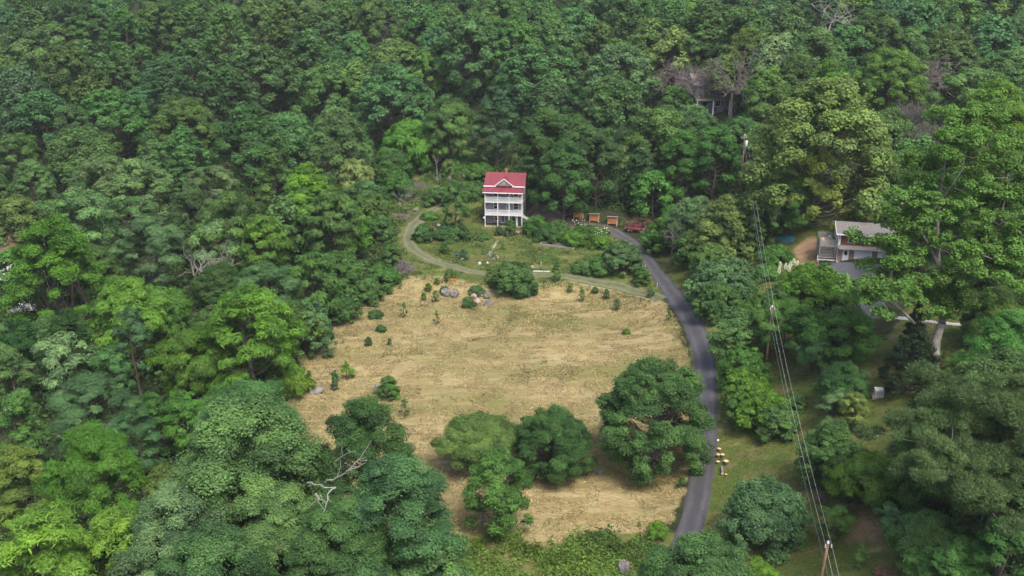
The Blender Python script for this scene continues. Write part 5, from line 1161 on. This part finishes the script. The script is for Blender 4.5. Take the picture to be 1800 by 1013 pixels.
# white dead limbs poking from the left oak
def dead_limb(polys, hgt, label):
    x, y, z, dep = at(*polys[0][0][0][:2], hgt); rs = np.random.RandomState(int(polys[0][0][0][0])); mb = MB()
    for pts, ra in polys:
        P = []
        for (a, b, off) in pts:
            q = dep + off; bb = (506.5 - b) / F; P.append((np.array([(a - 900) / F * q, (CP + bb * SP) * q, CAMZ + (-SP + bb * CP) * q])) - np.array([x, y, z]))
        C = spline([tuple(p) for p in P], .35); C[1:] += rs.normal(0, .06, C[1:].shape); n = len(C)
        mb.tube([tuple(c) for c in C], [max(ra * .66 * (1 - .8 * i / n), .03) for i in range(n)], 6, False)
        for k in range(n // 3, n, 3):
            d = rs.normal(size=3) * .7; mb.tube([tuple(C[k]), tuple(C[k] + d * .6 + rs.normal(0, .1, 3)), tuple(C[k] + d)], [.028, .022, .015], 4, False)
    o = mb.build('dead_limb', 'bark_white', None, True, label=label, cat='dead branch', group='bleached dead limbs'); o.location = (x, y, z)
dead_limb([([(540, 850, 2), (556, 852, 0), (572, 858, -1), (590, 856, -1), (578, 866, -2), (574, 880, -3), (572, 896, -3), (560, 908, -3)], .15), ([(555, 868, -1), (562, 880, -2), (573, 884, -3)], .13)], 17, 'bleached white crooked dead limb among the oak crowns, lower left one')
dead_limb([([(572, 848, 0), (592, 838, -1), (612, 828, -2), (624, 812, -2), (640, 806, -2)], .13), ([(612, 828, -2), (630, 822, -2), (646, 810, -3)], .08), ([(588, 812, 1), (606, 800, 0), (628, 792, -1)], .06)], 17, 'bleached white dead limb reaching up right towards the field, upper one')

# ------------------------------------------------------------------ the rest of the forest
hx = np.array([[t[7], t[8], t[10]] for t in TREES if t[3] not in ('shrub', 'sapling')])
rs = np.random.RandomState(3); acc = [tuple(v) for v in hx]; fill = []
cand = np.column_stack([rs.uniform(-205, 235, 11000), rs.uniform(72, 440, 11000)]); cand = cand[np.argsort(cand[:, 1])]
rs.shuffle(cand)
obst = [tuple(o_.location[:2]) for o_ in scene.objects if o_.name.startswith(('hillside_house', 'brown_roofed', 'white_shed'))]
def clear_px(px, py): return bool(inside(CLEAR, px, py) | inside(CLEAR2, px, py) | inside(CLEAR3, px, py))
for cx, cy_ in cand:
    g0 = float(ground_fn(cx, cy_)); H = rs.uniform(7.5, 12.5) if cy_ < 290 else rs.uniform(12, 20); W = rs.uniform(11, 17)
    if cy_ < 170: W *= .75; H *= .9
    bx, by, d = proj(cx, cy_, g0); tx, ty, d2 = proj(cx, cy_, g0 + H); half = W / 2 * F / d
    if tx < -half - 10 or tx > 1800 + half + 10 or ty > 1030 or ty < -45: continue
    if 640 < cx * 0 + ty and ty > 640 and tx > 560 and tx < 1800: continue
    mx, my, _ = proj(cx, cy_, g0 + H * .6)
    if any(clear_px(a, b) for a, b in ((bx, by), (tx, ty + 4), (mx - half * .8, my), (mx + half * .8, my), (mx, my), (bx, by + 8), (mx, (my + by) / 2))): continue
    if 1180 < bx < 1650 and by > 380 : continue
    if bx < 75 and 400 < by < 600 and tx < 90: continue
    if 660 < bx < 880 and 225 < by < 330: continue
    if any((cx - a) ** 2 + (cy_ - b) ** 2 < (14 if i == 0 else 9) ** 2 for i, (a, b) in enumerate(obst)): continue
    if 1190 < mx < 1400 and 100 < my < 200 and cy_ < 300: continue
    if any((cx - a) ** 2 + (cy_ - b) ** 2 < ((.50 if cy_ < 290 else .44) * (W + w)) ** 2 for a, b, w in acc): continue
    acc.append((cx, cy_, W)); fill.append((cx, cy_, g0, H, W, tx, ty, d))
for (cx, cy_, g0, H, W, tx, ty, d) in fill:
    u = rs.rand(); left = tx < 620
    if d < 170: kind, tint = (('vine', 'mid') if u < .35 else ('maple', 'mid') if u < .6 else ('walnut', 'fresh') if u < .75 else ('oak', 'mid'))
    else: kind, tint = (('oak', 'mid') if u < .34 else ('oak', 'dark') if u < .48 else ('maple', 'blue') if u < .6 else ('poplar', 'mid') if u < .78 else ('maple', 'dark') if u < .88 else ('walnut', 'fresh') if u < .95 else ('ailanthus', 'pale'))
    tree(tx, ty, W * F / d, H, kind, tint, xyz=(cx, cy_, g0, d))
print('TREES', len(TREES), 'filler', len(fill), 'protos', len(PROTO), 'quads', NP[0])

# ------------------------------------------------------------------ undergrowth and grass: uncountable, one object each
def scatter(name, label, cat, fn, n, ln, wd, color, mat='grass', up=.6, hmax=.3, xr=(-60, 70), yr=(70, 240), seed=1, q=4, along=None, flat=.5):
    rs = np.random.RandomState(seed); X = rs.uniform(*xr, n); Y = rs.uniform(*yr, n); Z = gz(X, Y); px, py, d = proj(X, Y, Z)
    k = fn(X, Y, px, py, rs); X, Y, Z = X[k], Y[k], Z[k]; m = len(X)
    hh = rs.rand(m) ** 1.5 * (hmax if not callable(hmax) else hmax(X, Y)); P = np.column_stack([X, Y, Z + .03 + hh])
    nrm = np.array([0, 0, up]) + rs.normal(size=(m, 3)) * flat
    V = leaf_quads(rs, P, nrm, ln, wd)
    tn = np.clip(.5 + (vnoise(X, Y, 2.2) - .5) * .7 + rs.normal(0, .14, m), 0, 1); hu = np.clip((vnoise(X + 99, Y, 5) - .3) * 1.0 + rs.normal(0, .15, m), 0, 1)
    o = bpy.data.objects.new(name, np_mesh(name, V, 4, mat, tn, hu)); put(o, None, label, cat, None, 'stuff'); o.color = (*color, 1)
dist_c = lambda X, Y, C, w: np.min(np.hypot(X[:, None] - C[None, ::4, 0], Y[:, None] - C[None, ::4, 1]), 1) < w
def f_straw(X, Y, px, py, rs):
    k = inside(FIELD, px, py) & (vnoise(X * .7, Y, 1.1) + vnoise(X, Y, 6) * .3 > .50); k[k] &= ~dist_c(X[k], Y[k], track_c, 1.9); return k
scatter('dry_grass', 'straw-coloured cut grass lying over the field', 'grass', f_straw, 260000, .34, .09, (.30, .24, .125), 'straw', xr=(-45, 40), yr=(80, 185), hmax=.12, flat=.55)
def f_green(X, Y, px, py, rs):
    k = inside(FIELD, px, py) & (vnoise(X * .6 + 31, Y, 7) + .45 * vnoise(X, Y, 1.3) > .92); k[k] &= ~dist_c(X[k], Y[k], track_c, 1.9); return k
scatter('green_regrowth', 'patches of green regrowth in the dry field', 'grass', f_green, 200000, .30, .08, (.105, .120, .040), xr=(-45, 40), yr=(80, 185), hmax=.15, flat=.6, seed=2)
def f_lawn(X, Y, px, py, rs):
    k = (inside(LAWN, px, py) | inside(GARDEN, px, py)) & (vnoise(X, Y, 1.4) > .35)
    k[k] &= ~(dist_c(X[k], Y[k], track_c, 1.7) | dist_c(X[k], Y[k], road_c, 1.75)); k &= ~(inside([(1400, 440), (1560, 440), (1620, 560), (1500, 600), (1480, 520)], px, py) | inside(GRAVEL, px, py) | inside(SOIL, px, py)); return k
scatter('lawn_grass', 'short green grass on the lawns and garden', 'grass', f_lawn, 330000, .26, .07, (.092, .122, .032), xr=(-50, 90), yr=(75, 215), hmax=.16, flat=.6, seed=3)
def f_gard(X, Y, px, py, rs):
    k = (inside(GARDEN, px, py) | inside([(1180, 440), (1250, 545), (1262, 560), (1300, 500), (1200, 440)], px, py)) & (vnoise(X, Y, 2.6) + .35 * vnoise(X, Y, .9) > .70); k[k] &= ~(dist_c(X[k], Y[k], track_c, 2.0) | dist_c(X[k], Y[k], road_c, 2.0)); return k & ~inside(GRAVEL, px, py)
scatter('garden_weeds', 'clumps of leafy weeds growing across the garden terrace', 'weeds', f_gard, 160000, .32, .16, (.075, .135, .04), 'leaf', xr=(-50, 60), yr=(150, 220), hmax=lambda X, Y: .15 + 1.0 * vnoise(X, Y, 1.7) ** 2, flat=.6, seed=4)
BR = [(812, 955), (870, 948), (960, 962), (1040, 940), (1100, 935), (1140, 950), (1175, 975), (1170, 1100), (760, 1100), (800, 1000)]
def fb(X, Y, s):       # rotated octaves, so no grid shows
    a, b = X * .8 + Y * .6, Y * .8 - X * .6
    return .5 * vnoise(X, Y, s) + .3 * vnoise(a, b, s * .55) + .2 * vnoise(Y + 7, X, s * .27)
def f_br(X, Y, px, py, rs): return inside(BR, px + (fb(X, Y, 3) - .5) * 60, py + (fb(X + 40, Y, 2.5) - .5) * 70) & (fb(X, Y, 2.4) + rs.uniform(-.1, .1, len(X)) > .38) & ~dist_c(X, Y, road_c, 2.6)
scatter('brambles', 'tangle of bright green brambles along the bottom of the field', 'brambles', f_br, 150000, .34, .17, (.088, .160, .034), 'leaf', xr=(-15, 30), yr=(68, 108), hmax=lambda X, Y: .15 + 2.4 * fb(X + 5, Y, 3) ** 2.2, flat=.6, seed=5)
def f_sl(X, Y, px, py, rs): return inside([(655, 440), (690, 330), (740, 260), (800, 225), (880, 270), (900, 305), (850, 335), (780, 345), (735, 372), (700, 400), (692, 470)], px, py) & (vnoise(X, Y, 2.6) > .28)
scatter('slope_brush', 'low leafy brush over the slope left of the porch house', 'brush', f_sl, 260000, .38, .22, (.095, .155, .04), 'leaf', xr=(-60, 10), yr=(165, 285), hmax=lambda X, Y: .3 + 2.0 * vnoise(X, Y, 4) ** 2, flat=.6, seed=6)
def f_un(X, Y, px, py, rs):
    k = ~(inside(FIELD, px, py) | inside(GARDEN, px, py) | inside(LAWN, px, py) | inside(GRAVEL, px, py) | inside(SOIL, px, py)) & (px > -60) & (px < 1860) & (py < 1100) & (vnoise(X, Y, 4) > .33)
    k[k] &= ~(dist_c(X[k], Y[k], road_c, 2.4) | dist_c(X[k], Y[k], track_c, 2.4))
    k &= ~(inside(CLEAR2, px, py) | inside(CLEAR3, px, py) | inside(BR, px, py) | inside([(1195, 540), (1262, 540), (1290, 760), (1280, 1100), (1190, 1100), (1215, 800)], px, py) ); return k
scatter('undergrowth', 'leafy undergrowth on the forest floor', 'undergrowth', f_un, 300000, .75, .45, (.050, .105, .03), 'leaf', xr=(-170, 200), yr=(80, 300), hmax=lambda X, Y: .5 + 3.2 * vnoise(X, Y, 5) ** 2, flat=.55, seed=7)

# ------------------------------------------------------------------ labels for every tree
MARK = [('the red-roofed porch house', 885, 350), ('the firewood racks', 1045, 370), ('the garage house', 1520, 420), ('the hillside house', 1270, 150), ('the wide-spreading pale sycamore', 1452, 230), ("the branch heap", 711, 470),
        ('the dark dome bush in the field', 975, 780), ('the white generator cabinet', 1543, 690), ('the middle utility pole', 1348, 590), ('the far transformer pole', 1302, 270), ('the nearest utility pole', 1437, 980), ('the left-edge brown roof', 20, 430), ('the left-edge white shed', 28, 550),
        ('the bleached dead limbs', 590, 860), ("the pale dead trunks", 683, 60), ("the broken snag", 145, 65), ("the bleached top-edge tree", 1463, 20), ('the top left corner', 0, 0), ('the top right corner', 1800, 0), ('the bottom left corner', 0, 1013), ('the bottom right corner', 1800, 1013), ("the purplish dead trees", 1640, 190),
        ('the top edge centre', 950, 0), ('the giant pale-trunked tree', 1645, 500), ('the leftmost boulder', 784, 520), ("the dry field's left corner", 500, 700), ("the white umbrella-tree limbs", 335, 440)]
ORD = ['nearest', 'second nearest', 'third nearest', 'fourth nearest', 'fifth nearest', 'sixth nearest', 'seventh nearest', 'eighth nearest', 'ninth nearest', 'tenth nearest', 'eleventh nearest', 'twelfth nearest']
buckets = {}
for t in TREES:
    px, py, wpx, kind, tint, root, label = t[:7]
    if label: root['label'] = label; continue
    cy2 = py + wpx * .3
    m = min(MARK, key=lambda q: math.hypot(q[1] - px, (q[2] - cy2) * 1.2)); dx, dy = px - m[1], cy2 - m[2]
    if abs(dx) > 2.2 * abs(dy): side = 'left of' if dx < 0 else 'right of'
    elif abs(dy) > 2.2 * abs(dx): side = 'above' if dy < 0 else 'below'
    else: side = ('upper ' if dy < 0 else 'lower ') + ('left of' if dx < 0 else 'right of')
    buckets.setdefault((kind, tint, m[0], side), []).append((math.hypot(dx, dy), t))
for (kind, tint, mk, side), L in buckets.items():
    L.sort(key=lambda q: q[0])
    for i, (_, t) in enumerate(L):
        s = f"{TWORD[tint]} {KWORD[kind][0]} {side} {mk}"
        if len(L) > 1: s += ', ' + (ORD[i] if i < 12 else 'farthest')
        t[5]['label'] = s
for t in TREES:
    if 'group' not in t[5].keys(): t[5]['group'] = {'shrub': 'bushes', 'sapling': 'saplings'}.get(t[3], 'forest trees')

# ------------------------------------------------------------------ haze: one closed box of thin even air round everything
hz = MB().box(-3200, 3200, -2700, 4700, -20, 240).build('haze', 'white', None, kind='stuff', label='thin bluish summer haze over the valley')
hm = bpy.data.materials.new('haze_air'); hm.use_nodes = True; hn = hm.node_tree; hn.nodes.clear()
pv = hn.nodes.new('ShaderNodeVolumePrincipled'); pv.inputs['Color'].default_value = (.86, .93, 1, 1); pv.inputs['Density'].default_value = .00012; pv.inputs['Anisotropy'].default_value = 0.1
ho = hn.nodes.new('ShaderNodeOutputMaterial'); hn.links.new(pv.outputs[0], ho.inputs['Volume']); hz.data.materials.clear(); hz.data.materials.append(hm)
